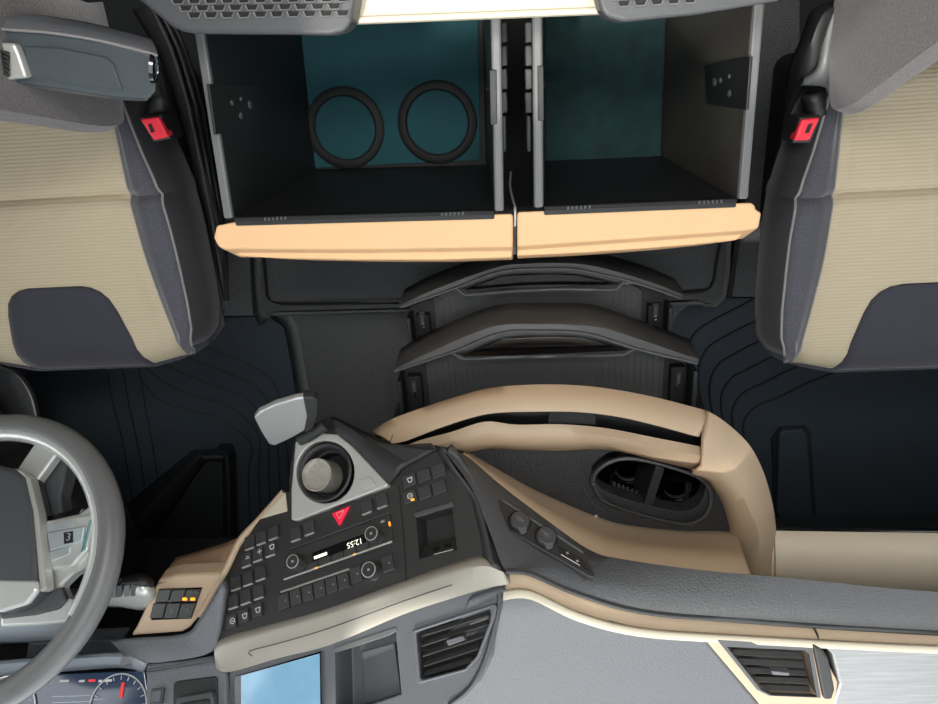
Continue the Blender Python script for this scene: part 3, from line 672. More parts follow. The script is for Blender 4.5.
# ================================================================== dashboard
da = thing('dashboard', 'grey and beige truck dashboard along the lower edge', 'dashboard', Vector((0, -1.1, .3)))
# passenger pad: dark grained shelf from the stack to the far door
U = [(444, 447, .69), (468, 457, .69), (502, 486, .715), (559, 529, .765), (592, 551, .785), (622, 559, .795), (700, 570, .81), (800, 579, .825), (938, 592, .83), (1230, 609, .83)]
Lw = [(446, 452, .705), (472, 490, .75), (489, 530, .80), (506, 571, .85), (530, 573, .85), (574, 592, .85), (640, 611, .85), (740, 620, .85), (938, 632.5, .85), (1230, 645, .85)]
rU = [P(*p) for p in U]; rL = [P(*p) for p in Lw]
md = [a.lerp(b, .5)+Vector((0, .004, .006)) for a, b in zip(rU, rL)]
md2 = [a.lerp(b, .88)+Vector((0, .002, .004)) for a, b in zip(rU, rL)]
pad = sheet('passenger_pad', [[p+Vector((0, -.05, -.04)) for p in rU], rU, md, md2, rL, [p+Vector((0, -.004, -.02)) for p in rL]], 'leather', da, .01, 5, 1, 60)
tube('pad_edge', [p+Vector((0, 0, .001)) for p in rL[3:]], .004, 'mid_grey', pad, 6, 5)
# slim side strip between the stack and the pad
# beige band under the pad (in the photo), then the grey top
Bd = [(505, 572, .845), (530, 574, .85), (574, 593, .85), (640, 612, .85), (740, 621, .85), (938, 633, .85), (1230, 646, .85)]
Be = [(505, 590, .862), (530, 589.5, .8655), (578, 611.5, .8655), (640, 627, .8655), (740, 634.5, .8655), (938, 645, .8655), (1230, 656, .8655)]
Bf = [(502, 595, .864), (531, 594, .867), (579, 616, .867), (640, 631, .867), (740, 638, .867), (938, 648, .867), (1230, 659, .867)]
r0, r1, r2 = rows3(Bd, Be, Bf)
sheet('beige_band', [dn_(r0, .02), r0, r1], 'beige', da, .008, 5, 1, 60)
sheet('beige_lip', [r1, r2, [p+Vector((0, -.006, -.02)) for p in r2]], 'cream', da, .008, 5, 1, 40)  # sunlight on the beige lip painted in as cream
TP = Plane(P(531, 594, .865), P(938, 648, .865), P(560, 760, .895))
gp_ = ppx([(470, 600), (500, 590), (531, 593), (579, 614), (640, 629), (704, 636), (760, 704), (800, 760), (860, 900), (330, 900), (400, 720)], TP)
tpd = poly('top_pad', gp_, DOWN*.05, 'pad_grey', da, .006, 3)
# vent on the passenger side
def vent(name_label, pl, outer, frame_m, border, slats, tab, depth=.035, inner=.86, behind=()):
    cx = sum(a for a, b in outer)/len(outer); cy = sum(b for a, b in outer)/len(outer)
    inn_ = [(a+(cx-a)*(1-inner), b+(cy-b)*(1-inner)) for a, b in outer]
    fr0 = poly('air_vent', ppx(outer, pl, h=.006), pl.n*-.035, frame_m, da, .002); fr0['label'] = name_label
    cutpx(fr0, inn_, pl, .05, .05)
    for b_ in behind: cutpx(b_, inn_, pl, .05, .032)
    poly('vent_back', ppx(inn_, pl, h=-.026), pl.n*-.01, 'deep', fr0, 0)
    for (a, b) in slats:
        p0, p1 = pl(*a, h=-.003), pl(*b, h=-.003)
        w = pl.v*.0065; d = pl.n*.006
        poly('slat', [p0-w*.5+d*.5, p1-w*.5+d*.5, p1+w*.5-d*.5, p0+w*.5-d*.5], pl.n*-.004-pl.v*.002, 'stack_black', fr0, .0012)
    if tab: poly('vent_tab', ppx(tab, pl, h=.006), pl.n*-.012, 'dash_grey', fr0, .001)
    return fr0
vs_ = poly('vent_surround', ppx([(702, 637), (815, 643), (823, 655), (838, 682), (836, 704), (856, 900), (840, 862), (800, 764), (757, 702)], TP, h=.003), DOWN*.04, 'beige', da, .003)
vent('black slatted air vent on the passenger side', TP, [(717, 640), (806, 644), (812, 648), (821, 698), (769, 696), (757, 690)], 'mid_grey', 4,
     [((733, 652), (803, 655)), ((739, 661), (805, 664)), ((746, 670), (807, 673)), ((752, 679), (809, 681)), ((759, 687), (810, 689))], [(771, 671), (790, 673), (789, 676), (773, 675)], behind=(vs_, tpd))
poly('vent_end_cap', ppx([(813, 645), (822, 650), (829, 660), (835, 690), (832, 700), (824, 700)], TP, h=.010), DOWN*.04, 'black', da, .003)
poly('decor_panel', ppx([(822, 645), (938, 650), (1230, 662), (1160, 900), (850, 900), (833, 704), (839, 684), (832, 655)], TP, h=.004), DOWN*.04, 'brushed', da, .004)
tube('panel_seam', [P(813, 626, .852), P(817, 634, .860), P(819, 643, .868)], .0016, 'deep', da, 5, 2)
# glove box below the pad
G0 = [(756, 530, .60), (790, 531, .60), (938, 533, .60), (1230, 536, .60)]
G1 = [(757, 553, .622), (800, 555, .622), (938, 559, .622), (1230, 564, .622)]
G2 = [(757, 584, .64), (800, 588, .64), (938, 600, .64), (1230, 616, .64)]
g0, g1, g2 = rows3(G0, G1, G2)
gb = sheet('glove_box', [g0, g1, g2], 'glove_cream', da, .012, 4, 1, 30); gb['label'] = 'cream beige glove box front'
sheet('glove_box_edge', [[p+Vector((0, .006, -.004)) for p in g0], [p+Vector((0, -.004, -.02)) for p in g0]], 'gloss_black', gb, .01, 3, 1)
tube('glove_seam', [P(774, 532, .602), P(775, 556, .624), P(775, 578, .638)], .0012, 'beige_brown', gb, 5, 2)
box('under_panel', (.42, -1.55, .30), (1.14, -1.0, .45), 'rubber_dark', da, .01)
box('dash_shelf', (XL+.02, -1.6, .83), (XR-.02, -.99, .858), 'pad_grey', da, .01)
box('dash_top', (-1.2, -1.6, .93), (-.46, -.94, .96), 'pad_grey', da, .01)
box('lower_body', (-.48, -1.5, .25), (.40, -1.12, .58), 'rubber_dark', da, .01)

# ------------------------------------------------------------------ centre stack
SP = Plane(P(219, 642, .84), P(479, 562, .84), P(436, 446, .69), row=None)
row_dir = SP(389, 513)-SP(289, 550); SP.u = row_dir.normalized(); SP.v = SP.n.cross(SP.u)
st_out = [(217, 643), (219, 610), (224, 577), (237, 550), (260, 519), (284, 494), (330, 470), (380, 446), (431, 443), (445, 464), (462, 485), (471, 499), (480, 531), (484, 561), (459, 567), (405, 585), (328, 611), (277, 626)]
stack = poly('centre_stack', ppx(st_out, SP), SP.n*-.20, 'stack_black', da, .003); stack['label'] = 'black centre stack panel full of switches'
sheet('stack_side_strip', [ppx([(434, 445), (444, 464), (461, 485), (470, 499), (479, 531), (483, 560)], SP, closed=False, h=.0005), ppx([(442, 447), (453, 465), (469, 487), (478, 503), (487, 534), (494, 566)], SP, closed=False, h=.004),
    rows3([(446, 452, .702), (460, 472, .725), (473, 492, .749), (483, 515, .779), (491, 538, .807), (506, 571, .847)])[0]], 'stack_black', da, .03, 4, 1, 60)
tube('stack_seam', [SP(399, 486, .0005), SP(404, 540, .0005), SP(406, 584, .0005)], .0009, 'deep', stack, 5, 1)
def key(px, py, parent=stack, w=.0185, h=.0205, edge=True, t=.005, m='button'):
    k_ = plate('switch', SP, px, py, w, h, t, m, parent)
    if edge: plate('switch_edge', SP, px, py+h*330, w*.92, .0022, t+.0008, 'button_edge', parent)
    return k_
blk = [(251, 542.5), (262.5, 537.5), (274.7, 532.5), (247.8, 560), (259, 554.5), (271.5, 549.5), (237.3, 583), (249.3, 578.5), (261.8, 573.4), (234.5, 601.5), (247, 597), (260, 592), (232.8, 621.5), (245, 616.3), (258.2, 610.3)]
for i, (x, y) in enumerate(blk): key(x, y, m='button', edge=i < 12)
for x, y in ((297, 534), (310.5, 528), (368, 507), (383, 501)): key(x, y)
for x, y in ((410.5, 481), (424.8, 476), (439.5, 471), (411, 497), (425.5, 492.7), (440, 488)): key(x, y, w=.0215, h=.0195, edge=False)
def icon(px, py, s, parent=stack, m='white_print', kind=0, pl=SP, lift=.0056):
    """small printed switch symbols"""
    M = flip(pl, pl(px, py, lift)); q = []
    if kind == 0: lines = [[(-1, 0), (1, 0)], [(0, -1), (0, 1)]]
    elif kind == 1: lines = [[(-1, -.8), (1, -.8), (.6, .8), (-.6, .8), (-1, -.8)]]
    elif kind == 2: lines = [[(math.cos(a*.785), math.sin(a*.785)) for a in range(9)], [(-.4, 0), (.4, 0)]]
    else: lines = [[(-.9, .3), (.9, .3)], [(-.5, -.4), (.5, -.4)]]
    vs = []; fs = []
    for l in lines:
        for (a, b), (c, d) in zip(l, l[1:]):
            e = Vector((c-a, d-b, 0)); n = Vector((-e.y, e.x, 0)).normalized()*.14; i0 = len(vs)
            for x, y, sg in ((a, b, 1), (c, d, 1), (c, d, -1), (a, b, -1)): vs.append(M @ ((Vector((x, y, 0))+n*sg)*s))
            fs.append((i0, i0+1, i0+2, i0+3))
    me = bpy.data.meshes.new('i'); me.from_pydata([tuple(v) for v in vs], [], fs)
    o = link('switch_symbol', me, m, parent); so = o.modifiers.new('s', 'SOLIDIFY'); so.thickness = .0004; return o
for x, y, k_ in ((247.5, 557.5, 3), (259.5, 551.5, 0), (272, 547, 1), (232.5, 621, 2), (244.8, 616, 1), (258, 610, 1), (410, 480, 1), (410, 496, 2)): icon(x, y, .0042, kind=k_)
plate('indicator_light', SP, 414, 500.5, .006, .003, .0066, 'orange_led', stack)
hz = poly('hazard_switch', ppx([(331.5, 513.5), (349, 506), (339, 525.5)], SP, h=.006), SP.n*-.006, 'hazard_red', stack, .001); hz['label'] = 'red triangular hazard light switch'
for (a, b), (c, d) in zip([(336, 513.5), (344, 510.3), (339.3, 519)], [(344, 510.3), (339.3, 519), (336, 513.5)]): tube('triangle_line', [SP(a, b, .0066), SP(c, d, .0066)], .0004, 'white_print', hz, 4, 1)
# pocket with sockets
cutpx(stack, [(416, 516), (452, 505.5), (457, 550), (419, 559)], SP, .05, .04)
pc = poly('pocket_lip', ppx([(413.5, 513), (452.5, 501.5), (454, 506), (416, 517.5)], SP, h=.004), SP.n*-.006, 'mid_grey', stack, .001)
pt = Plane(SP(419, 559, -.005), SP(457, 550, -.005), SP(455, 540, -.02))
pf = poly('pocket_floor', ppx([(420, 546), (455, 537), (457, 550), (420, 558.5)], pt), pt.n*-.004, 'stack_black', stack, 0)
for x, y in ((436, 548.5), (447.5, 545.5)): poly('usb_port', ppx([(x-3, y-1), (x+3, y-2.6), (x+3, y+1), (x-3, y+2.6)], pt, h=.002), pt.n*-.003, 'deep', pf, 0)
tube('port_line', [pt(434, 554.5, .001), pt(453, 549.5, .001)], .0007, 'white_print', pf, 4, 1)
# radio
rd = thing('radio', 'black slot-in radio with two knobs and small clock display', 'radio', SP(340, 546))
fc = poly('faceplate', ppx([(289.5, 550.5), (389.5, 513.5), (393.5, 543), (283, 581)], SP, h=.004), SP.n*-.0035, 'stack_black', rd, .0015)
tube('top_edge', [SP(290, 549, .005), SP(389, 512.5, .005)], .0009, 'mid_grey', fc, 5, 1)
poly('display', ppx([(312, 553), (366, 533), (366, 543), (313, 562)], SP, h=.0046), SP.n*-.001, 'gloss_black', rd, 0)
text('clock_digits', '12:55', flip(SP, SP(354.5, 543, .005)), .0125, 'led_white', rd)
poly('media_button', ppx([(313.5, 556.5), (326.5, 551.8), (326.8, 554.6), (314, 559.3)], SP, h=.0062), SP.n*-.003, 'led_white', rd, .0005)
for i in range(6):
    x = 314+i*12.6; y = 567-i*4.65
    plate('preset_button', SP, x, y, .020, .013, .0062, 'button', rd, key='preset')
tube('preset_edge', [SP(284, 579.5, .0056), SP(392, 541.5, .0056)], .0016, 'button_edge', rd, 5, 1)
for x, y in ((318.5, 568.5), (356.5, 555)): plate('indicator_light', SP, x, y, .006, .0025, .0072, 'orange_led', rd)
plate('indicator_light', SP, 390.8, 524.5, .003, .007, .0055, 'orange_led', rd)
plate('eject_button', SP, 384, 522, .007, .0035, .0058, 'satin', rd)
def knob(px, py, r, h, parent, nm='knob'):
    M = SP.mat(SP(px, py, .004))
    k_ = lathe(nm, M, [(r*1.08, 0), (r*1.08, .002), (r, .003), (r*.95, h-.002), (r*.85, h)], 'stack_black', parent, 28)
    lathe('knob_ring', M, [(r*.90, h-.0015), (r*.92, h+.0004), (r*.82, h+.0006), (r*.80, h-.0015)], 'satin', k_, 28)
    lathe('knob_dot', M, [(0, h+.0004), (.002, h+.0004), (.002, h-.001)], 'satin', k_, 10)
    return k_
knob(299.5, 563.5, .0115, .020, rd); knob(377, 536, .0115, .020, rd)
# climate row
cl = thing('climate_control', 'row of square climate keys with rotary knob beneath the radio', 'control panel', SP(330, 578))
tube('chrome_strip', [SP(281, 592, .003), SP(349.5, 568.8, .003)], .0018, 'button_edge', cl, 6, 1)
bz = poly('bezel', ppx([(279, 594), (396, 553.5), (397, 573), (280, 609)], SP, h=.0015), SP.n*-.0013, 'stack_black', cl, .0008)
for i in range(6): 
    plate('climate_key', SP, 285.5+i*11.9, 601.5-i*4.05, .0188, .0225, .006, 'button', cl, lift=.001, key='climate'); icon(285.5+i*11.9, 600.5-i*4.05, .0012, cl, kind=0, lift=.0075)
for x, y in ((357.5, 574.8), (389, 564)): plate('climate_key', SP, x, y, .0188, .0225, .006, 'button', cl, lift=.001, key='climate'); icon(x, y-1, .0012, cl, kind=0, lift=.0075)
knob(374, 571.5, .0125, .018, cl)
# silver trim below the stack, running over the screen
T0 = [(214, 650), (222, 643), (277, 627), (328, 612), (405, 586), (459, 568), (484, 562.5), (500, 570)]
T1 = [(214, 655), (223, 647.5), (277, 631), (328, 616), (405, 590), (459, 572), (484.5, 566), (505, 573)]
T2 = [(216, 668), (230, 672), (279, 658), (330, 645), (402, 615), (450, 599), (486, 588.5), (510, 584)]
t0, t1, t2 = zrow(T0, .848), zrow(T1, .853), zrow(T2, .864)
tm = sheet('trim_bar', [dn_(t0, .02), t0, t1, t2, dn_(t2, .02)], 'silver', da, .008, 5, 1, 45); tm['label'] = 'silver trim bar below the switches'
tube('trim_groove', [P(252, 656, .866), P(250, 651, .863), P(280, 643, .863), P(330, 628, .863), P(404, 601, .863), P(452, 585, .863)], .0009, 'mid_grey', tm, 5, 3)
# upper face with screen, pocket and vent
UP = Plane(P(233, 668, .858), P(497, 588, .858), P(300, 760, .955))
ru = UP(497, 588)-UP(233, 668); UP.u = ru.normalized(); UP.v = UP.n.cross(UP.u)
uf = poly('upper_face', ppx([(229, 672), (281, 656), (330, 642), (402, 613), (450, 597), (486, 586), (500, 592), (498, 612), (484, 660), (468, 688), (448, 704), (400, 745), (300, 800), (229, 820)], UP), UP.n*-.09, 'dash_grey', da, .006, 3)
cutpx(uf, [(335, 650), (395, 629), (401, 694), (336, 716)], UP, .05, .055)
poly('pocket_edge', ppx([(334, 647.5), (396, 627), (397, 631), (388, 636), (345, 650), (335, 653)], UP, h=.002), UP.n*-.006, 'rim_grey', uf, .001)
poly('pocket_pad', ppx([(362, 652), (394, 643), (401, 694), (365, 704)], UP, h=-.045), UP.n*-.01, 'dash_grey', uf, .001)
sc_ = thing('touchscreen', 'glossy touchscreen with a painted blue sky reflection in the dashboard', 'screen', UP(280, 700))
poly('bezel', ppx([(234, 676.5), (322, 651), (323, 735), (234, 765)], UP, h=.0030), UP.n*-.0027, 'gloss_black', sc_, .001)
poly('display', ppx([(241, 676), (319.5, 653.5), (320.5, 732), (241, 758)], UP, h=.0036), UP.n*-.0010, 'screen', sc_, 0)
vent('black slatted air vent beside the dashboard pocket', UP, [(411.5, 630.5), (494, 603.5), (497, 606), (495, 618), (480, 657), (467, 671), (419, 684), (416, 682)], 'dash_grey', 4,
     [((421, 634), (489, 613)), ((421, 644), (488, 622)), ((422, 654), (484, 634)), ((423, 664), (479, 646)), ((424, 673), (472, 659))], [(446, 640.5), (463, 635.5), (465, 640), (448, 646)], inner=.88, behind=(uf,))
tube('face_edge', [UP(500, 592, .001), UP(498, 613, .001), UP(485, 660, .001), UP(470, 688, .001), UP(449, 705, .001)], .004, 'mid_grey', uf, 6)

# ------------------------------------------------------------------ flip-lid cup on the stack
cp = thing('flip_lid_cup', 'round metal cup with raised silver lid on top of the stack', 'cup holder', SP(325, 475))
HP = Plane(SP(291, 520, .012), SP(388, 486, .012), SP(325, 436, .03))
cr = lambda l, h=0, k=3: ppx(l, HP, k, h=h)
hs = poly('housing', ppx([(289, 521), (288, 480), (293, 440), (312, 424), (328, 416), (345, 424), (378, 441), (436, 449), (402, 468), (390, 484), (340, 506)], HP, h=-.006), HP.n*-.03, 'black', cp, .006, 3)
fp_ = poly('face_plate', ppx([(291, 520), (291, 490), (295, 442), (300, 437), (320, 433), (337, 434), (352, 446), (388, 484), (386, 487), (340, 504), (296, 521)], HP), HP.n*-.02, 'satin', cp, .003, 3)
sheet('housing_slope', [ppx([(335, 432), (352, 445), (372, 466), (389, 484)], HP, closed=False, h=.0), ppx([(330, 418), (356, 432), (384, 452), (401, 467)], HP, closed=False, h=-.004), ppx([(334, 416), (362, 430), (404, 448), (436, 450)], HP, closed=False, h=-.014)], 'black', cp, .01, 4, 1, 30)
cen = HP(325, 472)
hole = [(325+29*math.cos(a*math.pi/16), 472+31*math.sin(a*math.pi/16)) for a in range(32)]
for o_, d_ in ((fp_, .03), (hs, .06), (stack, .08)): cutpx(o_, hole, HP, .05, d_)
CM = HP.mat(HP(325, 472))
lathe('cup_well', CM, [(.048, .001), (.045, .003), (.042, .001), (.038, -.012), (.0375, -.018), (.034, -.02), (.032, -.040), (.034, -.046), (.05, -.046)], 'black', cp, 40, caps=False)
CM2 = HP.mat(HP(317.5, 475, -.004))
lathe('inner_cup', CM2, [(0, -.004), (.021, -.004), (.0235, -.001), (.0245, .004), (.0265, .004), (.0275, -.035)], 'cup_metal', cp, 36, caps=False)
LP_ = Plane(P(312, 431, 0.663), P(275, 446, 0.661), P(262, 412, 0.707))
ld = poly('lid', ppx([(254, 418), (259, 412), (276, 404), (295, 398.5), (306, 397), (313, 399), (313, 414), (308, 429), (292, 438), (275, 446), (269, 444.5), (261, 432)], LP_), LP_.n*-.010, 'lid_grey', cp, .003, 3)
ld['label'] = 'silver flip-up lid'
poly('lid_rim', ppx([(303, 397.5), (313, 397.5), (318.5, 400), (318, 416), (312.5, 430), (304, 434), (307, 418)], LP_, h=.004), LP_.n*-.016, 'black', ld, .003, 3)
tube('lid_hinge', [P(300, 440, 0.653), P(312, 434, 0.655), P(326, 424, 0.655)], .010, 'black', cp, 10)
# hazard-side small key on the plate
poly('plate_key', ppx([(360, 480), (370, 476.5), (376, 485), (364, 489.5)], HP, h=.0015), HP.n*-.003, 'satin', fp_, .0008)

# ------------------------------------------------------------------ socket strip on the pad
KP = Plane(P(500, 501, .738), P(584, 556, .802), P(590, 577, .832))
ru = KP(584, 556)-KP(500, 501); KP.u = ru.normalized(); KP.v = KP.n.cross(KP.u)
so_ = thing('power_socket_strip', 'slanted black strip with two round power sockets and a charging port', 'socket strip', KP(545, 540))
fb = poly('frame', ppx([(498, 500), (502, 499), (584, 552), (596, 577.5), (588, 576), (510, 532), (504, 520)], KP, h=.012), KP.n*-.02, 'stack_black', so_, .002)
tube('frame_edge', [KP(502, 500, .0125), KP(540, 525, .0125), KP(583, 552.5, .0125)], .0022, 'mid_grey', fb, 6, 1)
for i, (x, y) in enumerate(((519.5, 521.5), (546, 537))):
    M = KP.mat(KP(x, y, .013)); 
    s = lathe('socket', M, [(0, .006), (.0132, .006), (.0146, .004), (.0152, -.004)], 'mid_grey', so_, 28)
    lathe('socket_ring', M, [(.0155, -.002), (.0155, .002), (.0178, .001), (.0182, -.003)], 'deep', s, 28, caps=False)
    text('socket_print', ('24V', '12V')[i], flip(KP, KP(x+1, y-1.5, .0194)), .0072, 'piping', s)
    tube('socket_print_line', [KP(x-4, y-6, .0193), KP(x+3, y-2.5, .0193)], .0005, 'piping', s, 4, 1)
    poly('socket_tab', ppx([(x-3, y+4), (x+8, y+5), (x+7, y+10), (x+2, y+12)], KP, h=.0185), KP.n*-.004, 'dash_grey', s, .0008)
ub = poly('charging_port', ppx([(558, 545), (583, 559), (590, 573), (561, 557)], KP, h=.0135), KP.n*-.003, 'black', so_, .0006)
tube('port_line', [KP(561, 554.5, .0138), KP(580, 565.5, .0138)], .0006, 'white_print', ub, 4, 1)
for x, y, s_ in ((567.5, 553, .0024), (577.5, 561, .0024)): icon(x, y, s_, ub, kind=0, pl=KP, lift=.0139)

# ------------------------------------------------------------------ driver side of the dashboard
DP = Plane(P(130, 637, .80), P(197, 618, .80), P(160, 580, .765))
sp_ = poly('switch_panel', ppx([(130.5, 636.5), (136, 628), (159, 580), (176, 575), (218, 573), (222, 578), (198, 618), (190, 628), (182, 632.5)], DP), DOWN*.03, 'beige', da, .004, 3)
sp_['label'] = 'beige driver side panel with black rocker switches'
sheet('panel_upper', rows3([(176.5, 557, .70), (205, 549, .70), (238, 538, .70)], [(168, 569, .735), (195, 566, .735), (228, 558, .735)], [(158, 583, .768), (185, 580, .768), (215, 580, .768)]), 'beige_brown', da, .015, 3, 2)  # shade on the upper beige piece put into the brown
tube('edge_strip', [P(284, 492, .675), P(260, 519, .70), P(240, 541, .73), (P(225, 571, .765)), P(200, 616, .80)], .006, 'beige', da, 8, 5)
poly('cream_corner', ppx([(259, 519), (285, 492), (287, 511)], SP, h=.002), SP.n*-.02, 'cream', da, .002)
DPu = DP(200, 589)-DP(158, 590); DP.u = DPu.normalized(); DP.v = DP.n.cross(DP.u)
poly('switch_bank', ppx([(158.5, 589), (202, 587.5), (191, 619), (150.5, 620.5)], DP, h=.002), DP.n*-.006, 'gloss_black', sp_, .001)
for r_ in range(2):
    for i in range(3):
        x0 = (158, 153)[r_]+i*14.2; y0 = (590, 603.5)[r_]; 
        poly('rocker_switch', ppx([(x0, y0), (x0+13.2, y0-.4), (x0+9.5-r_*.5, y0+11.5+r_*3), (x0-3.4-r_*.5, y0+12+r_*3)], DP, h=.007), DP.n*-.005, 'button', sp_, .0012)
for x in (187.5, 195.5): plate('indicator_light', DP, x, 597.8, .0085, .0045, .0085, 'orange_led', sp_)
for x, y, k_ in ((191, 592.5, 3), (197, 592.5, 0), (172, 611, 2), (187, 610.5, 1)): icon(x, y, .0035, sp_, 'rim_grey', k_, DP, .0075)
# grained pad beside it
sheet('driver_pad', rows3([(110, 641, .81), (131, 638, .812), (183, 634, .818), (199, 619, .818), (222, 582, .80)], [(120, 650, .83), (140, 652, .832), (185, 650, .836), (205, 640, .836), (219, 620, .826)], [(124, 656, .842), (147, 663, .842), (180, 660, .845), (205, 655, .846), (216, 648, .845)]), 'pad_sunlit', da, .02, 4, 3)
IP = Plane(P(147, 665, .842), P(225, 655, .845), P(190, 740, .93))
IP.u = (IP(220, 664)-IP(147, 670)).normalized(); IP.v = IP.n.cross(IP.u)
pb_ = poly('brake_panel', ppx([(146, 664), (180, 661), (214, 655), (226, 674), (228, 780), (146, 790)], IP), IP.n*-.05, 'pad_sunlit', da, .004)
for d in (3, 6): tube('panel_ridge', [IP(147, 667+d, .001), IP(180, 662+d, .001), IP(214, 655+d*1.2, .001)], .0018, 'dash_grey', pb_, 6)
plate('park_button', IP, 158.5, 696, .022, .022, .005, 'mid_grey', pb_); plate('park_button_face', IP, 158.5, 696, .016, .016, .0065, 'dash_grey', pb_)
lv = thing('parking_brake_switch', 'black parking brake lever in a recess beside the instrument cluster', 'switch', IP(195, 700))
poly('recess', ppx([(173, 684), (176, 681), (215, 676), (217, 679), (218, 730), (172, 735)], IP, h=.003), IP.n*-.01, 'black', lv, .002)
poly('lever', ppx([(176, 697), (211, 691), (213, 697), (213, 720), (175, 726)], IP, h=.016), IP.n*-.014, 'mid_grey', lv, .003)
poly('lever_face', ppx([(180, 703), (208, 698.5), (209, 720), (180, 724)], IP, h=.019), IP.n*-.006, 'black', lv, .002)
# instrument cluster
ic = thing('instrument_cluster', 'digital instrument cluster with round gauges behind the steering wheel', 'instrument panel', P(60, 680, .8))
sheet('hood', rows3([(-90, 668, .83), (5, 660, .83), (60, 656, .83), (119, 652, .83), (146, 662, .842)], [(-90, 672, .842), (4, 664, .842), (60, 660, .842), (121, 657, .842), (145, 667, .845)], [(-90, 682, .83), (0, 676, .83), (60, 672, .83), (120, 668, .83), (143, 673, .838)]), 'hood_skylit', ic, .012, 4, 2)
CPn = Plane(P(0, 676, .825), P(146, 671, .83), P(60, 770, .92))
CPn.u = (CPn(140, 680)-CPn(0, 685)).normalized(); CPn.v = CPn.n.cross(CPn.u)
poly('screen', ppx([(-120, 683), (0, 677), (144, 671), (147, 690), (147, 800), (-120, 800)], CPn), CPn.n*-.02, 'cluster_screen', ic, .001)
M = CPn.mat(CPn(122, 708, .001))
for c_, r_ in (((118, 707), .050), ((5, 712), .055)):
    M = CPn.mat(CPn(*c_, .0012))
    d_ = lathe('gauge_ring', M, [(r_-.002, 0), (r_-.002, .0015), (r_, .0015), (r_, 0), (r_-.002, 0)], 'satin', ic, 40)
    for k_ in range(15):
        a = math.radians(-30+k_*17); p0 = M @ Vector((math.cos(a)*(r_-.004), math.sin(a)*(r_-.004), .0006)); p1 = M @ Vector((math.cos(a)*(r_-.010), math.sin(a)*(r_-.010), .0006))
        tube('tick', [p0, p1], .0007, 'white_print', d_, 4, 1)
poly('needle', ppx([(121.5, 682.5), (124.5, 682.5), (122, 698), (119.5, 697)], CPn, h=.002), CPn.n*-.001, 'red_print', ic, 0)
for (x, y, w, m_) in ((64.5, 681, .016, 'white_print'), (82, 681, .010, 'white_print'), (92, 680.5, .012, 'red_print'), (100.5, 681, .006, 'white_print'), (108, 680.5, .014, 'white_print')):
    plate('status_text', CPn, x, y, w, .0034, .0008, m_, ic, lift=.0005, bevel=0)
for (x, y, w, h_) in ((72, 699, .070, .010), (100, 702, .028, .008)):
    for s_ in (-1, 1): plate('display_frame', CPn, x, y+s_*3, w, .0008, .0006, 'button_silver', ic, lift=.0005, bevel=0)
# knee panel and column cover
box('knee_panel', (-1.15, -1.4, .30), (-.47, -1.02, .74), 'black', da, .02)
co = thing('steering_column', 'dark steering column cover behind the wheel', 'steering column', P(30, 640, .6))
sheet('column_cover', rows3([(-110, 626, .77), (-40, 619, .80), (30, 617, .80), (70, 622, .79), (106, 641, .76)], [(-110, 638, .78), (-40, 634, .80), (20, 634, .80), (66, 636, .79), (104, 642, .76)], [(-110, 646, .77), (-40, 645, .78), (8, 644, .78), (60, 643, .77), (102, 643, .75)]), 'hood_skylit', co, .02, 4, 3)
poly('column_shroud', ppx([(-60, 500), (40, 470), (75, 520), (110, 600), (95, 640), (-80, 640)], Z(.68)), DOWN*.15, 'black', co, .02, 3)
poly('column_bracket', ppx([(28, 644), (122, 640), (118, 654), (26, 658)], Z(.79)), DOWN*.03, 'mid_grey', co, .002)
# stalk
sk = thing('column_stalk', 'grey steering column stalk with ribbed rotary end', 'stalk', P(125, 597, .75))
tube('arm', [P(60, 596, .745), P(95, 597, .75), P(120, 598, .755)], lambda t: .012+.004*t, 'mid_grey', sk, 14)
sheet('end_body', rows3([(108, 586, .77), (122, 582, .775), (142, 578, .78), (152, 583, .77), (157, 590, .765)], [(108, 596, .785), (122, 594, .79), (140, 592, .795), (150, 594, .79), (155, 596, .78)], [(106, 606, .77), (120, 607, .775), (138, 610, .775), (149, 609, .77), (154, 602, .76)]), 'wheel_silver', sk, .02, 4, 4)
for i, (x, y) in enumerate(((113, 590), (118.5, 589.5), (126, 589), (132.5, 588.5))):
    poly('rotary_rib', ppx([(x-2, y-3.5), (x+3, y-4), (x+2.5, y+8), (x-2.5, y+8.5)], Z(.795)), DOWN*.02, 'mid_grey' if i % 2 else 'rim_grey', sk, .0015)
sheet('end_top', rows3([(122, 577, .77), (138, 573, .775), (150, 576, .77), (155, 582, .765)], [(120, 584, .79), (137, 581, .796), (149, 582, .79), (154, 587, .78)]), 'black', sk, .01, 4, 1)

# ================================================================== steering wheel
WC = Vector((-.825, -.651, .84)); wa = math.radians(45)
wn = Vector((0, math.sin(wa), math.cos(wa))); wu = Vector((1, 0, 0)); wv = wn.cross(wu)
WP = Plane(WC, WC+wu, WC+wv); WP.u, WP.v = wu, wv
sw = thing('steering_wheel', 'grey four-spoke steering wheel with silver spokes', 'steering wheel', WC)
rm = tube('rim', [WC+(wu*math.cos(a)+wv*math.sin(a))*.205 for a in [2*math.pi*i/72 for i in range(72)]], .0205, 'wheel_grey', sw, 16, 1, True)
rin = []
for a0, a1 in ((-25, 205),):
    tube('rim_inlay', [WC+(wu*math.cos(math.radians(a))+wv*math.sin(math.radians(a)))*.1925+wn*.006 for a in range(a0, a1+1, 5)], .0125, 'wheel_silver', rm, 10, 1)
def both(nm, px, h, depth, m, parent, k=0, bevel=.004, **kw):
    """a piece and its mirror image about the wheel's upright axis"""
    q = ppx(px, WP, k, h=h); out = []
    out.append(poly(nm, q, wn*-depth, m, parent, bevel, 3))
    out.append(poly(nm, [Vector((2*WC.x-p.x, p.y, p.z)) for p in reversed(q)], wn*-depth, m, parent, bevel, 3))
    return out
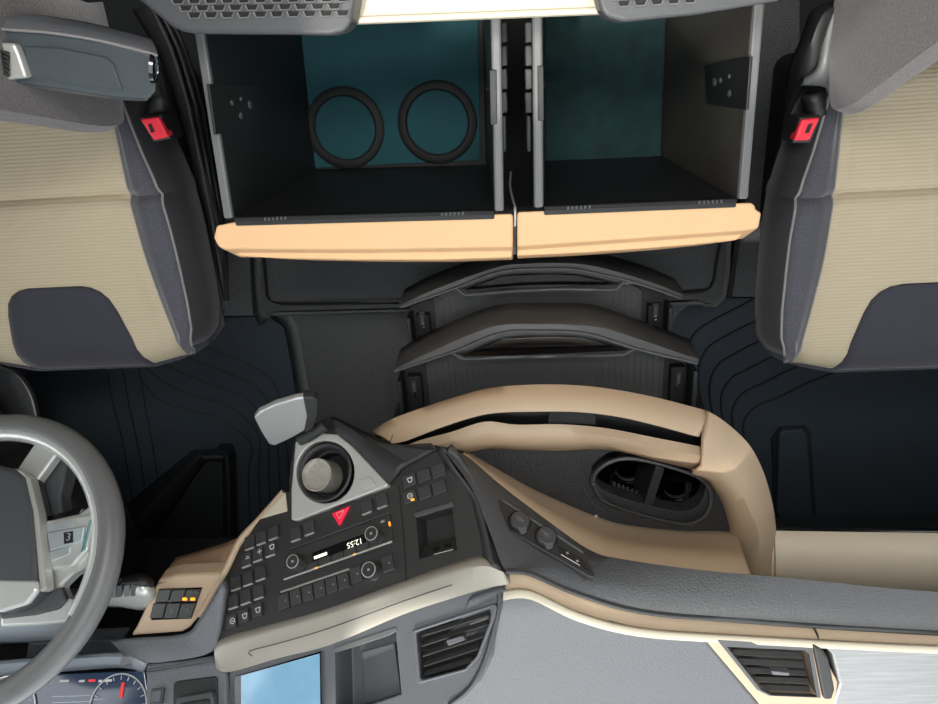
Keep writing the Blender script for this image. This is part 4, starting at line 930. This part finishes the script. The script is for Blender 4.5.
both('spoke', [(16, 470), (24, 458), (33, 445), (34, 438), (28, 430), (45, 428), (70, 446), (76, 456), (66, 452), (58, 452), (36, 482), (34, 490)], .008, .02, 'wheel_silver', sw)
both('spoke_flank', [(36, 480), (60, 452), (68, 458), (64, 480), (60, 495), (62, 512), (40, 520), (34, 498)], -.016, .03, 'mid_grey', sw)
both('spoke', [(38, 522), (60, 512), (84, 510), (92, 503), (100, 515), (101, 556), (93, 563), (72, 575), (61, 586), (66, 598), (80, 600), (70, 622), (40, 625), (0, 627), (0, 612), (30, 600), (42, 585)], .006, .022, 'wheel_silver', sw)
both('trim_arc', [(0, 614), (28, 606), (44, 596), (60, 586), (66, 600), (58, 609), (34, 615), (0, 619)], .012, .012, 'mid_grey', sw, bevel=.003)
for (i, o) in enumerate(both('button_pad', [(43, 521), (89, 514), (93, 517), (88, 549), (72, 567), (47, 571)], .016, .014, 'wheel_silver', sw)):
    if i == 0: padr = o
poly('wheel_button', ppx([(45.5, 524), (74, 520), (74.5, 527), (46.5, 533)], WP, h=.0185), wn*-.004, 'button_silver', padr, .001)
wb = poly('wheel_button', ppx([(47, 533), (84.5, 526), (82, 541), (50, 550.5)], WP, h=.022), wn*-.008, 'button_silver', padr, .0015)
poly('wheel_button', ppx([(48, 552.5), (70, 546), (69, 554), (49, 562)], WP, h=.0185), wn*-.004, 'button_silver', padr, .001)
poly('button_mark', ppx([(63.5, 532.5), (73, 531), (73, 542.5), (64, 544)], WP, h=.0224), wn*-.001, 'deep', wb, 0)
text('button_symbol', '3', WP.mat(WP(68.5, 537.2, .0226)), .0155, 'button_silver', wb)
poly('pad_side', ppx([(89, 521), (91, 519), (85, 549), (80, 553)], WP, h=.0175), wn*-.003, 'button_teal', padr, .001)
poly('pad_switch_top', ppx([(46, 516), (78, 508), (84, 508), (80, 514), (48, 521)], WP, h=.008), wn*-.02, 'gloss_black', padr, .002)
# hub
hq = [(-24, 462), (14, 468), (25, 476), (33, 510), (37, 555), (38, 590), (26, 605), (0, 613), (-24, 614)]
hl = ppx(hq, WP, h=.040); full = hl[1:]
cx_ = WC.x
right = [p for p in hl]; left = [Vector((2*cx_-p.x, p.y, p.z)) for p in reversed(hl)]
right[0].x = cx_; right[-1].x = cx_
ring = right+left[1:-1]
hub = poly('hub', ring, wn*-.05, 'hub_dark', sw, .010, 4)
lower = ppx([(-24, 578), (36, 580), (37, 590), (26, 604), (0, 612), (-24, 613)], WP, h=.0415); lower[0].x = cx_; lower[-1].x = cx_
poly('hub_sunlit', lower+[Vector((2*cx_-p.x, p.y, p.z)) for p in reversed(lower)][1:-1], wn*-.012, 'wheel_silver', hub, .004, 3)  # sunlit lower part of the dark hub, painted as silver
both('hub_trim', [(14, 468), (20, 470), (30, 478), (38, 512), (43, 556), (46, 588), (40, 592), (37, 556), (32, 511), (25, 478)], .036, .02, 'satin', sw, bevel=.002)
